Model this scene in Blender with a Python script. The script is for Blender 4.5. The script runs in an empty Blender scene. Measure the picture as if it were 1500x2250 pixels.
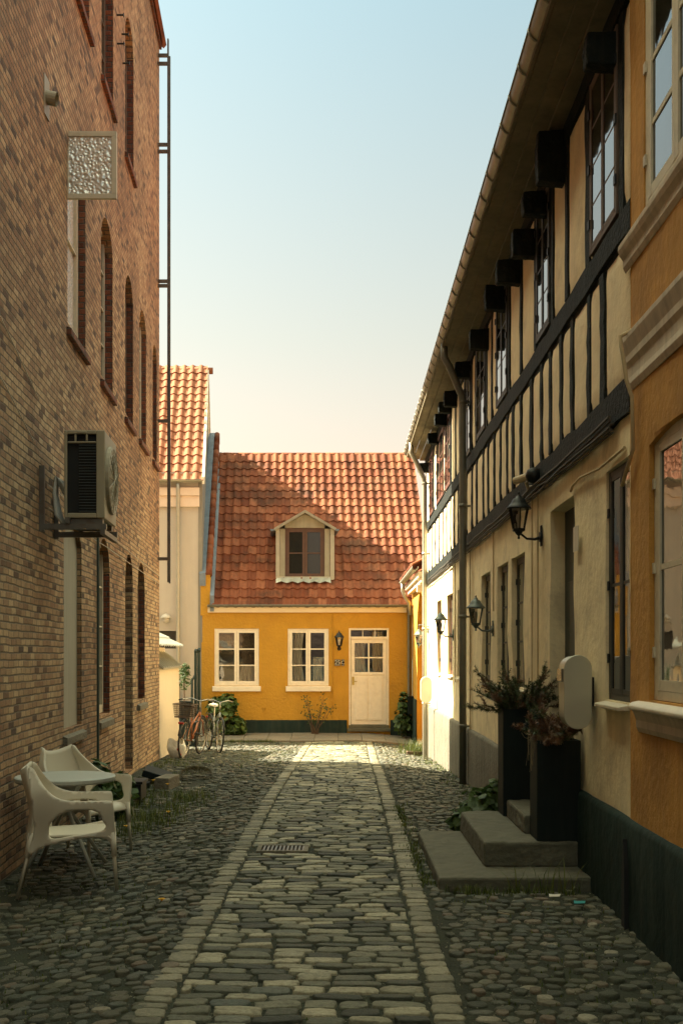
import bpy, bmesh, math, random
from mathutils import Vector, Matrix, noise as mn
from mathutils.geometry import tessellate_polygon
R = math.radians; PI = math.pi
random.seed(7)
S = bpy.context.scene; C = S.collection

# ------------------------------------------------------------ camera, world, sun, exposure
F = 2450.0; HC = 1.6; VX = 750.0; VY = 1440.0          # focal length and horizon of the 1500 x 2250 picture
cd = bpy.data.cameras.new('camera'); cam = bpy.data.objects.new('camera', cd); C.objects.link(cam)
cam.location = (0, 0, HC); cam.rotation_euler = (R(90), 0, 0)
cd.sensor_fit = 'VERTICAL'; cd.sensor_height = 36; cd.lens = F*36/2250; cd.shift_y = (VY-1125)/2250
cd.clip_start = 0.05; cd.clip_end = 3000
S.camera = cam
SUN = Vector((-1, .43, 1.07)).normalized()
W = bpy.data.worlds.new('World'); S.world = W; W.use_nodes = True
nt = W.node_tree; nt.nodes.clear()
def nn(nt, t, **k):
    n = nt.nodes.new(t)
    for a, b in k.items(): setattr(n, a, b)
    return n
sky = nn(nt, 'ShaderNodeTexSky', sky_type='NISHITA', sun_disc=False, sun_elevation=math.asin(SUN.z),
         sun_rotation=-math.atan2(1, .43), air_density=1.0, dust_density=2.2, ozone_density=1.0)
hs = nn(nt, 'ShaderNodeHueSaturation'); hs.inputs['Saturation'].default_value = .5
tc = nn(nt, 'ShaderNodeTexCoord'); sx = nn(nt, 'ShaderNodeSeparateXYZ')
rp = nn(nt, 'ShaderNodeValToRGB'); rp.color_ramp.elements[0].position = .10; rp.color_ramp.elements[0].color = (.60, .42, .29, 1)
rp.color_ramp.elements[1].position = 1; rp.color_ramp.elements[1].color = (3.1, 2.95, 1.75, 1)
e = rp.color_ramp.elements.new(.52); e.color = (.40, .50, .45, 1)
e = rp.color_ramp.elements.new(.72); e.color = (1.95, 1.9, 1.2, 1)
e = rp.color_ramp.elements.new(.27); e.color = (.49, .45, .34, 1)
mx = nn(nt, 'ShaderNodeMix', data_type='RGBA', blend_type='MULTIPLY'); mx.inputs[0].default_value = 1
bg = nn(nt, 'ShaderNodeBackground'); bg.inputs['Strength'].default_value = .08
wo = nn(nt, 'ShaderNodeOutputWorld'); L = nt.links.new
L(sky.outputs[0], hs.inputs['Color']); L(tc.outputs['Generated'], sx.inputs[0]); L(sx.outputs['Z'], rp.inputs[0])
L(hs.outputs[0], mx.inputs[6]); L(rp.outputs[0], mx.inputs[7]); L(mx.outputs[2], bg.inputs['Color']); L(bg.outputs[0], wo.inputs[0])
sd = bpy.data.lights.new('sun', 'SUN'); so = bpy.data.objects.new('sun', sd); C.objects.link(so)
sd.energy = 5.0; sd.angle = R(.5); sd.color = (1, .87, .65)
so.rotation_euler = SUN.to_track_quat('Z', 'Y').to_euler(); so.location = (-20, 10, 30)
S.view_settings.view_transform = 'Standard'; S.view_settings.look = 'None'; S.view_settings.gamma = 1
S.view_settings.exposure = 2.5
S.render.engine = 'CYCLES'
try:
    S.cycles.max_bounces = 8; S.cycles.diffuse_bounces = 5
except Exception: pass

# ------------------------------------------------------------ materials
def new_mat(name):
    m = bpy.data.materials.new(name); m.use_nodes = True
    t = m.node_tree; b = t.nodes['Principled BSDF']
    return m, t, b
def math_n(t, op, a, b=None, c=None):
    n = nn(t, 'ShaderNodeMath', operation=op)
    for i, v in enumerate((a, b, c)):
        if v is None: continue
        if isinstance(v, (int, float)): n.inputs[i].default_value = v
        else: t.links.new(v, n.inputs[i])
    return n.outputs[0]
def mixc(t, f, a, b, mode='MIX'):
    n = nn(t, 'ShaderNodeMix', data_type='RGBA', blend_type=mode)
    for i, v in ((0, f), (6, a), (7, b)):
        if isinstance(v, (int, float)): n.inputs[i].default_value = v
        elif isinstance(v, tuple): n.inputs[i].default_value = (*v[:3], 1)
        else: t.links.new(v, n.inputs[i])
    return n.outputs[2]
def ramp(t, f, stops, interp='LINEAR'):
    n = nn(t, 'ShaderNodeValToRGB'); cr = n.color_ramp; cr.interpolation = interp
    while len(cr.elements) > 1: cr.elements.remove(cr.elements[-1])
    cr.elements[0].position = stops[0][0]; cr.elements[0].color = (*stops[0][1], 1)
    for p, c in stops[1:]:
        e = cr.elements.new(p); e.color = (*c, 1)
    t.links.new(f, n.inputs[0]); return n.outputs[0]
def noise_n(t, vec, scale, detail=4, rough=.55, sc=None):
    n = nn(t, 'ShaderNodeTexNoise'); n.inputs['Scale'].default_value = scale
    n.inputs['Detail'].default_value = detail; n.inputs['Roughness'].default_value = rough
    if sc:
        m = nn(t, 'ShaderNodeMapping'); m.inputs['Scale'].default_value = sc
        t.links.new(vec, m.inputs[0]); vec = m.outputs[0]
    t.links.new(vec, n.inputs['Vector']); return n.outputs['Fac']
def bump(t, b, h, strength, dist=.01):
    n = nn(t, 'ShaderNodeBump'); n.inputs['Strength'].default_value = strength; n.inputs['Distance'].default_value = dist
    t.links.new(h, n.inputs['Height']); t.links.new(n.outputs[0], b.inputs['Normal'])
def mat(name, col, rough=.7, metal=0, nscale=8, namt=.25, bscale=40, bstr=.3, bdist=.005, island=0, streak=0, dark=(.05, .045, .035), spots=0, spec=None):
    """a weathered surface: blotches, fine grain, streaks and spots in the material itself"""
    m, t, b = new_mat(name); co = nn(t, 'ShaderNodeTexCoord').outputs['Object']
    n1 = noise_n(t, co, nscale, 5)
    f = math_n(t, 'MULTIPLY_ADD', n1, 2*namt, 1-namt)
    c = mixc(t, 1.0, col, f, 'MULTIPLY')
    if island:
        g = nn(t, 'ShaderNodeNewGeometry').outputs['Random Per Island']
        c = mixc(t, 1.0, c, math_n(t, 'MULTIPLY_ADD', g, 2*island, 1-island), 'MULTIPLY')
    if streak:
        s = noise_n(t, co, 1.0, 6, .6, (14, 14, 1.1))
        c = mixc(t, math_n(t, 'MULTIPLY', ramp(t, s, [(.45, (0, 0, 0)), (.75, (1, 1, 1))]), streak), c, dark)
    if spots:
        s = noise_n(t, co, nscale*.6, 8, .7)
        c = mixc(t, math_n(t, 'MULTIPLY', ramp(t, s, [(.52, (0, 0, 0)), (.62, (1, 1, 1))]), spots), c, dark)
    t.links.new(c, b.inputs['Base Color'])
    b.inputs['Roughness'].default_value = rough; b.inputs['Metallic'].default_value = metal
    if spec is not None: b.inputs['Specular IOR Level'].default_value = spec
    if bstr: bump(t, b, noise_n(t, co, bscale, 4), bstr, bdist)
    return m
def brick_mat(name, stops, mortar, bw=.24, bh=.0667, grime=.35):
    m, t, b = new_mat(name)
    uv = nn(t, 'ShaderNodeUVMap').outputs[0]; s = nn(t, 'ShaderNodeSeparateXYZ'); t.links.new(uv, s.inputs[0])
    co = nn(t, 'ShaderNodeTexCoord').outputs['Object']
    wob = math_n(t, 'MULTIPLY_ADD', noise_n(t, co, 2.2, 4), .034, -.017)
    V = math_n(t, 'DIVIDE', math_n(t, 'ADD', s.outputs[1], wob), bh); row = math_n(t, 'FLOOR', V)
    U = math_n(t, 'ADD', math_n(t, 'DIVIDE', s.outputs[0], bw), math_n(t, 'MULTIPLY', math_n(t, 'MODULO', row, 2), .5))
    col = math_n(t, 'FLOOR', U)
    cv = nn(t, 'ShaderNodeCombineXYZ'); t.links.new(col, cv.inputs[0]); t.links.new(row, cv.inputs[1])
    wn = nn(t, 'ShaderNodeTexWhiteNoise', noise_dimensions='2D'); t.links.new(cv.outputs[0], wn.inputs['Vector'])
    fu = math_n(t, 'MULTIPLY', math_n(t, 'MINIMUM', math_n(t, 'FRACT', U), math_n(t, 'SUBTRACT', 1, math_n(t, 'FRACT', U))), bw)
    fv = math_n(t, 'MULTIPLY', math_n(t, 'MINIMUM', math_n(t, 'FRACT', V), math_n(t, 'SUBTRACT', 1, math_n(t, 'FRACT', V))), bh)
    d = math_n(t, 'ADD', math_n(t, 'MINIMUM', fu, fv), math_n(t, 'MULTIPLY_ADD', noise_n(t, co, 50, 4, .7), .014, -.007))
    mr = nn(t, 'ShaderNodeMapRange', interpolation_type='SMOOTHSTEP'); t.links.new(d, mr.inputs[0])
    mr.inputs[1].default_value = .0035; mr.inputs[2].default_value = .0095
    bc = ramp(t, wn.outputs['Value'], stops)
    bc = mixc(t, 1.0, bc, math_n(t, 'MULTIPLY_ADD', noise_n(t, co, 1.0, 5, .75, (55, 55, 16)), 1.3, .35), 'MULTIPLY')
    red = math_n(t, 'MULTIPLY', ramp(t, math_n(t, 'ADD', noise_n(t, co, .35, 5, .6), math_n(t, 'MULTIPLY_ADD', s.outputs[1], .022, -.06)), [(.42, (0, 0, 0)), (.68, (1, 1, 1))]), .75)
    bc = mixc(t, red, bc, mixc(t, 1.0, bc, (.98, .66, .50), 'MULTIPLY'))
    smear = ramp(t, noise_n(t, co, 5, 6, .75), [(.56, (0, 0, 0)), (.70, (1, 1, 1))])
    bc = mixc(t, math_n(t, 'MULTIPLY', smear, .55), bc, mortar)
    mo = mixc(t, noise_n(t, co, 9, 4), mortar, tuple(v*.5 for v in mortar))
    c = mixc(t, mr.outputs[0], mo, bc)
    big = noise_n(t, co, .7, 6, .6)
    c = mixc(t, math_n(t, 'MULTIPLY', ramp(t, big, [(.45, (0, 0, 0)), (.68, (1, 1, 1))]), grime), c, (.10, .075, .048))
    t.links.new(c, b.inputs['Base Color']); b.inputs['Roughness'].default_value = .9
    h = math_n(t, 'ADD', mr.outputs[0], math_n(t, 'MULTIPLY', noise_n(t, co, 45, 4, .7), .7))
    h = math_n(t, 'ADD', h, math_n(t, 'MULTIPLY', wn.outputs['Value'], .45))
    bump(t, b, h, .9, .014)
    return m
def stone_mat(name, stops, bscale=38, moss=.0, lich=.35):
    m, t, b = new_mat(name); co = nn(t, 'ShaderNodeTexCoord').outputs['Object']
    g = nn(t, 'ShaderNodeNewGeometry').outputs['Random Per Island']
    c = ramp(t, g, stops)
    c = mixc(t, 1.0, c, math_n(t, 'MULTIPLY_ADD', noise_n(t, co, 55, 6, .75), 1.3, .35), 'MULTIPLY')
    c = mixc(t, math_n(t, 'MULTIPLY', ramp(t, noise_n(t, co, 30, 6, .7), [(.5, (0, 0, 0)), (.62, (1, 1, 1))]), lich), c, (.035, .033, .028))
    if moss: c = mixc(t, math_n(t, 'MULTIPLY', ramp(t, noise_n(t, co, 1.6, 6, .65), [(.5, (0, 0, 0)), (.66, (1, 1, 1))]), moss), c, (.05, .055, .018))
    t.links.new(c, b.inputs['Base Color']); b.inputs['Roughness'].default_value = .6
    b.inputs['Specular IOR Level'].default_value = .4
    bump(t, b, noise_n(t, co, bscale, 6, .75), 1, .018)
    return m
def glass_mat(name, col=(.012, .014, .013), wav=.02, rough=.03):
    m, t, b = new_mat(name); co = nn(t, 'ShaderNodeTexCoord').outputs['Object']
    b.inputs['Base Color'].default_value = (*col, 1); b.inputs['Roughness'].default_value = rough
    b.inputs['IOR'].default_value = 1.52; b.inputs['Specular IOR Level'].default_value = .8
    bump(t, b, noise_n(t, co, 3.5, 2), wav*5, .02)
    return m
def leaf_mat(name, a, b2, rough=.55):
    m, t, b = new_mat(name)
    g = nn(t, 'ShaderNodeNewGeometry').outputs['Random Per Island']
    c = ramp(t, g, [(0, a), (1, b2)]); t.links.new(c, b.inputs['Base Color'])
    b.inputs['Roughness'].default_value = rough
    tr = nn(t, 'ShaderNodeBsdfTranslucent'); t.links.new(c, tr.inputs[0]); ms = nn(t, 'ShaderNodeMixShader'); ms.inputs[0].default_value = .3
    o = t.nodes['Material Output']; t.links.new(b.outputs[0], ms.inputs[1]); t.links.new(tr.outputs[0], ms.inputs[2]); t.links.new(ms.outputs[0], o.inputs[0])
    return m
def tile_mat(name, stops, grime):
    m, t, b = new_mat(name); co = nn(t, 'ShaderNodeTexCoord').outputs['Object']
    g = nn(t, 'ShaderNodeNewGeometry').outputs['Random Per Island']
    c = ramp(t, g, stops)
    c = mixc(t, 1.0, c, math_n(t, 'MULTIPLY_ADD', noise_n(t, co, 14, 5, .7), .7, .65), 'MULTIPLY')
    c = mixc(t, math_n(t, 'MULTIPLY', ramp(t, noise_n(t, co, 1.3, 8, .72), [(.48, (0, 0, 0)), (.66, (1, 1, 1))]), grime), c, (.045, .03, .022))
    t.links.new(c, b.inputs['Base Color']); b.inputs['Roughness'].default_value = .9; b.inputs['Specular IOR Level'].default_value = .12
    bump(t, b, noise_n(t, co, 60, 4), .3, .004)
    return m
M = {}
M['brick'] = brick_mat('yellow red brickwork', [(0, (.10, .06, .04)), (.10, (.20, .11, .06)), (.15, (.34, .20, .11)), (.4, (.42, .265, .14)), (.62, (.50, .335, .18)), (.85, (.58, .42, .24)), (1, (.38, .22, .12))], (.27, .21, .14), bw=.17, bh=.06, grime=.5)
M['redbrick'] = brick_mat('red brick edging', [(0, (.09, .03, .02)), (.4, (.20, .07, .04)), (.8, (.28, .10, .05)), (1, (.14, .05, .03))], (.12, .10, .08), bw=.12)
M['plaster'] = mat('cream lime plaster', (.84, .70, .44), .92, nscale=3.5, namt=.26, bscale=14, bstr=.6, bdist=.013, spots=.3, streak=.15, dark=(.26, .19, .11))
M['infill'] = mat('cream infill plaster', (.86, .71, .47), .92, nscale=4, namt=.22, bscale=14, bstr=.9, bdist=.012, spots=.2, dark=(.36, .24, .12))
M['ochre'] = mat('ochre plaster', (.53, .265, .055), .92, nscale=2.6, namt=.38, bscale=18, bstr=.8, bdist=.012, spots=.35, streak=.3, dark=(.27, .13, .035))
M['yellow'] = mat('yellow plaster', (.50, .265, .026), .92, nscale=2.5, namt=.18, bscale=16, bstr=1, bdist=.018, spots=.25, streak=.12, dark=(.38, .19, .03))
M['white_wall'] = mat('pale grey plaster', (.52, .47, .40), .9, nscale=1.8, namt=.08, bscale=30, bstr=.3, streak=.12, dark=(.3, .27, .22))
M['gable_grey'] = mat('grey gable plaster', (.26, .24, .20), .9, nscale=2, namt=.2, streak=.4)
M['pink_trim'] = mat('pinkish cornice paint', (.74, .60, .48), .8, namt=.06, bstr=.15)
M['cream_trim'] = mat('cream trim paint', (.80, .68, .50), .7, namt=.08, bstr=.15)
M['stone_trim'] = mat('weathered painted cornice', (.62, .53, .41), .85, nscale=5, namt=.25, bscale=30, bstr=.4, streak=.35, dark=(.16, .13, .10))
M['plinth'] = mat('tarred plinth', (.016, .032, .028), .75, nscale=3, namt=.5, bscale=9, bstr=.5, bdist=.02, streak=.45, dark=(.06, .065, .05), spec=.15)
M['plinth_old'] = mat('worn cement plinth', (.15, .135, .10), .85, nscale=3, namt=.35, bscale=18, bstr=.8, bdist=.02, streak=.7, dark=(.045, .045, .035))
M['timber'] = mat('black tarred timber', (.011, .016, .015), .72, nscale=9, namt=.5, bscale=30, bstr=.9, bdist=.02, streak=.35, dark=(.05, .045, .038), spec=.15)
M['soffit'] = mat('brown soffit boards', (.21, .18, .12), .8, nscale=3, namt=.4, bscale=12, bstr=.6, streak=.3, spec=.15)
M['frame_brown'] = mat('brown window wood', (.13, .085, .055), .65, nscale=9, namt=.3, bstr=.3)
M['frame_dark'] = mat('dark green brown frame', (.045, .042, .033), .6, nscale=9, namt=.3, bstr=.3)
M['frame_red'] = mat('red brown frame', (.10, .035, .022), .55, nscale=9, namt=.3, bstr=.3)
M['frame_umber'] = mat('umber frame', (.085, .042, .028), .6, nscale=9, namt=.3, bstr=.3)
M['dormer_grey'] = mat('grey dormer boards', (.30, .28, .21), .8, nscale=4, namt=.25, bstr=.3, streak=.4, dark=(.16, .15, .11))
M['frame_cream'] = mat('cream frame paint', (.62, .55, .41), .55, nscale=9, namt=.15, bstr=.2, spots=.2, dark=(.2, .16, .11))
M['frame_white'] = mat('white frame paint', (.80, .72, .58), .5, nscale=9, namt=.12, bstr=.2, spots=.15, dark=(.45, .38, .28))
M['blank'] = mat('blind window plaster', (.40, .37, .29), .9, nscale=1.5, namt=.15, bstr=.3, streak=.3, dark=(.22, .20, .15))
M['zinc'] = mat('zinc', (.34, .32, .25), .42, metal=.6, nscale=7, namt=.3, bscale=20, bstr=.2)
M['zinc_new'] = mat('pale zinc', (.44, .42, .34), .45, metal=.6, nscale=7, namt=.2, bstr=.2)
M['pipe_grey'] = mat('grey downpipe', (.19, .185, .15), .5, metal=.4, nscale=7, namt=.3, bstr=.2)
M['lead'] = mat('blue grey lead', (.16, .20, .25), .5, metal=.35, nscale=5, namt=.35, bscale=9, bstr=.6, bdist=.02, streak=.3, dark=(.3, .32, .32))
M['tile'] = tile_mat('orange clay tiles', [(0, (.15, .046, .024)), (.5, (.215, .072, .036)), (1, (.29, .11, .056))], .7)
M['tile_new'] = tile_mat('salmon clay tiles', [(0, (.27, .105, .056)), (1, (.35, .15, .082))], .2)
M['iron'] = mat('black iron', (.018, .02, .02), .5, metal=.5, nscale=10, namt=.3, bstr=.15)
M['rail'] = mat('dark steel rail', (.15, .14, .125), .5, metal=.6, nscale=8, namt=.4, spots=.4, dark=(.12, .06, .03))
M['lamp_green'] = mat('grey green lamp metal', (.10, .12, .11), .5, metal=.5, nscale=10, namt=.3, bstr=.15)
M['steel'] = mat('brushed steel', (.50, .49, .39), .4, metal=.6, nscale=2, namt=.15, bscale=90, bstr=.08)
M['steel_leg'] = mat('satin tube steel', (.55, .50, .38), .4, metal=.45, nscale=5, namt=.2, bstr=.05)
M['white_box'] = mat('white enamel', (.60, .56, .47), .4, namt=.05, bstr=.05)
M['planter'] = mat('black fibre cement planter', (.009, .015, .014), .6, nscale=3, namt=.4, bscale=60, bstr=.25, streak=.2, spec=.15)
M['concrete'] = mat('worn concrete', (.105, .10, .068), .88, nscale=6, namt=.3, bscale=50, bstr=.6, bdist=.006, spots=.35, dark=(.06, .06, .04))
M['plastic'] = mat('pale grey plastic', (.66, .60, .47), .45, nscale=2, namt=.08, bscale=300, bstr=.12, bdist=.001)
M['table'] = mat('grey table top', (.40, .41, .36), .5, nscale=4, namt=.15, bscale=200, bstr=.1, bdist=.001)
M['ac'] = mat('beige AC casing', (.33, .29, .20), .5, nscale=3, namt=.12, bstr=.05)
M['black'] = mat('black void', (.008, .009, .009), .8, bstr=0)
M['fin'] = mat('aluminium fins', (.10, .12, .12), .45, metal=.6, bstr=0)
M['hose'] = mat('pale hose', (.5, .5, .46), .5, namt=.1, bstr=.1)
M['green_pipe'] = mat('dark green pipe', (.03, .055, .05), .5, namt=.3, bstr=.1)
M['glass'] = glass_mat('old window glass')
M['glass_pale'] = glass_mat('glass before a pale blind', (.15, .145, .10), wav=.01)
M['glass_clear'] = glass_mat('flat dark glass', wav=.004)
M['lamp_glass'] = mat('smoky lantern glass', (.26, .22, .13), .12, nscale=12, namt=.3, bstr=0)
M['leaf'] = leaf_mat('green leaves', (.028, .06, .014), (.075, .13, .028))
M['leaf_bush'] = leaf_mat('broad green leaves', (.045, .085, .016), (.11, .17, .035))
M['needle'] = leaf_mat('yew needles', (.03, .055, .02), (.09, .11, .04))
M['needle_brown'] = leaf_mat('dry brown needles', (.09, .05, .028), (.22, .11, .055))
M['straw'] = leaf_mat('dry straw', (.22, .17, .09), (.40, .32, .18))
M['grass'] = leaf_mat('weed grass', (.035, .065, .012), (.14, .16, .03))
M['flower'] = leaf_mat('yellow flowers', (.75, .38, .01), (.85, .5, .02))
M['bark'] = mat('twig bark', (.10, .065, .04), .8, bstr=.2)
M['soil'] = mat('earth between the stones', (.022, .026, .013), .95, nscale=7, namt=.5, bscale=70, bstr=1, bdist=.015, spots=.35, dark=(.03, .04, .012))
M['sett'] = stone_mat('granite setts', [(0, (.03, .036, .026)), (.25, (.085, .092, .062)), (.5, (.18, .18, .12)), (.72, (.29, .275, .185)), (.9, (.42, .385, .26)), (1, (.09, .11, .09))])
M['kerb'] = stone_mat('pale edging setts', [(0, (.10, .10, .065)), (.5, (.21, .20, .135)), (1, (.32, .295, .20))], lich=.25)
M['cobble'] = stone_mat('field cobbles', [(0, (.035, .04, .027)), (.3, (.07, .075, .048)), (.55, (.11, .10, .065)), (.68, (.07, .085, .066)), (.86, (.15, .14, .09)), (.93, (.14, .10, .065)), (1, (.30, .28, .20))], moss=.55)
M['slab'] = stone_mat('concrete slabs', [(0, (.15, .13, .10)), (1, (.22, .19, .14))], lich=.2)
M['tyre'] = mat('tyre rubber', (.02, .02, .02), .8, bstr=.1)
M['chrome'] = mat('worn chrome', (.32, .30, .26), .25, metal=.9, bstr=0)
M['bike_orange'] = mat('copper bike paint', (.33, .11, .04), .35, metal=.3, namt=.2, bstr=0)
M['bike_pale'] = mat('pale bike paint', (.26, .29, .28), .35, namt=.1, bstr=0)
M['wicker'] = mat('brown wire basket', (.10, .06, .035), .6, bstr=.1)
M['red'] = mat('red plastic', (.5, .04, .02), .3, bstr=0)
M['bag'] = mat('white plastic bag', (.82, .78, .66), .45, nscale=14, namt=.15, bscale=12, bstr=.9, bdist=.02)
M['teal'] = mat('teal scrap', (.02, .25, .25), .4, bstr=0)
M['cam_body'] = mat('cream camera housing', (.50, .40, .24), .5, bstr=.05)
M['brass'] = mat('brass', (.5, .35, .1), .3, metal=.9, bstr=0)
M['cable'] = mat('dusty cable', (.05, .042, .03), .7, bstr=.1)
M['cable_pale'] = mat('painted cable', (.50, .38, .21), .8, bstr=.1)
M['block'] = mat('rough stone block', (.17, .15, .11), .9, nscale=9, namt=.4, bscale=25, bstr=1, bdist=.02)
def clear_glass():
    m, t, b = new_mat('clear window glass'); t.nodes.remove(b); co = nn(t, 'ShaderNodeTexCoord').outputs['Object']
    bn = nn(t, 'ShaderNodeBump'); bn.inputs['Strength'].default_value = .12; bn.inputs['Distance'].default_value = .02; t.links.new(noise_n(t, co, 4, 2), bn.inputs['Height'])
    fr = nn(t, 'ShaderNodeFresnel'); fr.inputs['IOR'].default_value = 1.9; t.links.new(bn.outputs[0], fr.inputs['Normal'])
    tr = nn(t, 'ShaderNodeBsdfTransparent'); gl = nn(t, 'ShaderNodeBsdfGlossy'); gl.inputs['Roughness'].default_value = .02; t.links.new(bn.outputs[0], gl.inputs['Normal'])
    ms = nn(t, 'ShaderNodeMixShader'); t.links.new(fr.outputs[0], ms.inputs[0]); t.links.new(tr.outputs[0], ms.inputs[1]); t.links.new(gl.outputs[0], ms.inputs[2]); t.links.new(ms.outputs[0], t.nodes['Material Output'].inputs[0])
    return m
M['clear'] = clear_glass()
M['curtain'] = mat('white net curtain', (.75, .70, .60), .9, namt=.05, bstr=0)
def frosted():
    m, t, b = new_mat('patterned glass'); co = nn(t, 'ShaderNodeTexCoord').outputs['Object']
    v = nn(t, 'ShaderNodeTexVoronoi', feature='SMOOTH_F1'); v.inputs['Scale'].default_value = 34; t.links.new(co, v.inputs['Vector'])
    b.inputs['Base Color'].default_value = (.8, .78, .72, 1); b.inputs['Roughness'].default_value = .18; b.inputs['Metallic'].default_value = .4
    bump(t, b, v.outputs['Distance'], 1, .02); return m
M['frosted'] = frosted()

# ------------------------------------------------------------ mesh builder
ORG = {}
ID = lambda a, w, z: (a, w, z)
class MB:
    def __init__(s, fn=None): s.v = []; s.f = []; s.fn = fn or ID
    def add(s, vs, fs):
        o = len(s.v); s.v += [s.fn(*p) for p in vs]; s.f += [tuple(i+o for i in f) for f in fs]; return s
    def box(s, a0, a1, b0, b1, c0, c1):
        return s.add([(a0,b0,c0),(a1,b0,c0),(a1,b1,c0),(a0,b1,c0),(a0,b0,c1),(a1,b0,c1),(a1,b1,c1),(a0,b1,c1)],
                     [(0,3,2,1),(4,5,6,7),(0,1,5,4),(1,2,6,5),(2,3,7,6),(3,0,4,7)])
    def prism(s, poly, axis, c0, c1):
        """poly of 2d points; axis 'x': points are (y,z) and so on"""
        def P(p, c): return {'x': (c, p[0], p[1]), 'y': (p[0], c, p[1]), 'z': (p[0], p[1], c)}[axis]
        n = len(poly)
        return s.add([P(p, c0) for p in poly]+[P(p, c1) for p in poly], [tuple(range(n))[::-1], tuple(range(n, 2*n))]+[(i, (i+1) % n, n+(i+1) % n, n+i) for i in range(n)])
    def tube(s, pts, r, seg=8, cap=True):
        pts = [Vector(p) for p in pts]; n = len(pts); rs = r if isinstance(r, (list, tuple)) else [r]*n
        vs = []; up = None
        for i, p in enumerate(pts):
            d = (pts[min(i+1, n-1)]-pts[max(i-1, 0)]).normalized()
            if up is None:
                up = d.orthogonal().normalized()
            up = (up-d*up.dot(d)); up = up.normalized() if up.length > 1e-6 else d.orthogonal().normalized()
            q = d.cross(up)
            for k in range(seg):
                a = 2*PI*k/seg; vs.append(tuple(p+up*math.cos(a)*rs[i]+q*math.sin(a)*rs[i]))
        fs = [(i*seg+k, i*seg+(k+1) % seg, (i+1)*seg+(k+1) % seg, (i+1)*seg+k) for i in range(n-1) for k in range(seg)]
        if cap: fs += [tuple(range(seg))[::-1], tuple((n-1)*seg+k for k in range(seg))]
        return s.add(vs, fs)
    def lathe(s, prof, c=(0,0,0), seg=16, cap=True, sq=False):
        vs = []
        for r, z in prof:
            for k in range(seg):
                a = 2*PI*(k+.5)/seg; vs.append((c[0]+r*math.cos(a), c[1]+r*math.sin(a), c[2]+z))
        n = len(prof); fs = [(i*seg+k, i*seg+(k+1) % seg, (i+1)*seg+(k+1) % seg, (i+1)*seg+k) for i in range(n-1) for k in range(seg)]
        if cap: fs += [tuple(range(seg))[::-1], tuple((n-1)*seg+k for k in range(seg))]
        return s.add(vs, fs)
    def grid(s, P, nu, nv):
        vs = [P(i/nu, j/nv) for j in range(nv+1) for i in range(nu+1)]
        return s.add(vs, [(j*(nu+1)+i, j*(nu+1)+i+1, (j+1)*(nu+1)+i+1, (j+1)*(nu+1)+i) for j in range(nv) for i in range(nu)])
    def build(s, name, m, parent=None, smooth=False, bevel=0, solid=0, sub=0, org=None, label=None, recalc=True, kind=None):
        me = bpy.data.meshes.new(name)
        if parent is not None: o0 = ORG.get(parent, Vector((0,0,0)))
        elif org is not None: o0 = Vector(org)
        else:
            xs = [p[0] for p in s.v]; ys = [p[1] for p in s.v]; zs = [p[2] for p in s.v]
            o0 = Vector(((min(xs)+max(xs))/2, (min(ys)+max(ys))/2, min(zs)))
        me.from_pydata([(p[0]-o0.x, p[1]-o0.y, p[2]-o0.z) for p in s.v], [], s.f)
        if recalc and len(s.f) < 60000:
            b = bmesh.new(); b.from_mesh(me); bmesh.ops.recalc_face_normals(b, faces=b.faces); b.to_mesh(me); b.free()
        uv = me.uv_layers.new(name='UVMap')
        for p in me.polygons:
            n = p.normal
            ax = 0 if abs(n.x) >= max(abs(n.y), abs(n.z)) else (1 if abs(n.y) >= abs(n.z) else 2)
            for li in p.loop_indices:
                q = me.vertices[me.loops[li].vertex_index].co+o0
                uv.data[li].uv = (q.y, q.z) if ax == 0 else ((q.x, q.z) if ax == 1 else (q.x, q.y))
        if smooth: me.polygons.foreach_set('use_smooth', [True]*len(me.polygons))
        me.materials.append(M[m] if isinstance(m, str) else m)
        o = bpy.data.objects.new(name, me); C.objects.link(o)
        if parent is not None: o.parent = parent
        else: o.location = o0
        ORG[o] = o0
        if solid: md = o.modifiers.new('thickness', 'SOLIDIFY'); md.thickness = solid; md.offset = 0
        if bevel: md = o.modifiers.new('bevel', 'BEVEL'); md.width = bevel; md.segments = 2; md.limit_method = 'ANGLE'
        if sub: md = o.modifiers.new('sub', 'SUBSURF'); md.levels = sub; md.render_levels = sub
        if label: o['label'] = label
        if kind: o['kind'] = kind
        return o
def tag(o, label=None, cat=None, group=None, kind=None):
    if label: o['label'] = label
    if cat: o['category'] = cat
    if group: o['group'] = group
    if kind: o['kind'] = kind
    return o
def empty(name, loc, label, cat, group=None):
    o = bpy.data.objects.new(name, None); C.objects.link(o); o.location = loc; o.empty_display_size = .1
    ORG[o] = Vector(loc); return tag(o, label, cat, group)
def rough(o, lev, st, sc=.12):
    md = o.modifiers.new('cut', 'SUBSURF'); md.subdivision_type = 'SIMPLE'; md.levels = lev; md.render_levels = lev
    tx = bpy.data.textures.new('wear', 'CLOUDS'); tx.noise_scale = sc; tx.noise_depth = 3
    md = o.modifiers.new('wear', 'DISPLACE'); md.texture = tx; md.strength = st; md.mid_level = .5; md.texture_coords = 'LOCAL'
    return o
def copy_tree(o, parent=None):
    c = o.copy(); C.objects.link(c)
    if parent is not None: c.parent = parent
    for ch in list(o.children): copy_tree(ch, c)
    return c
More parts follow.
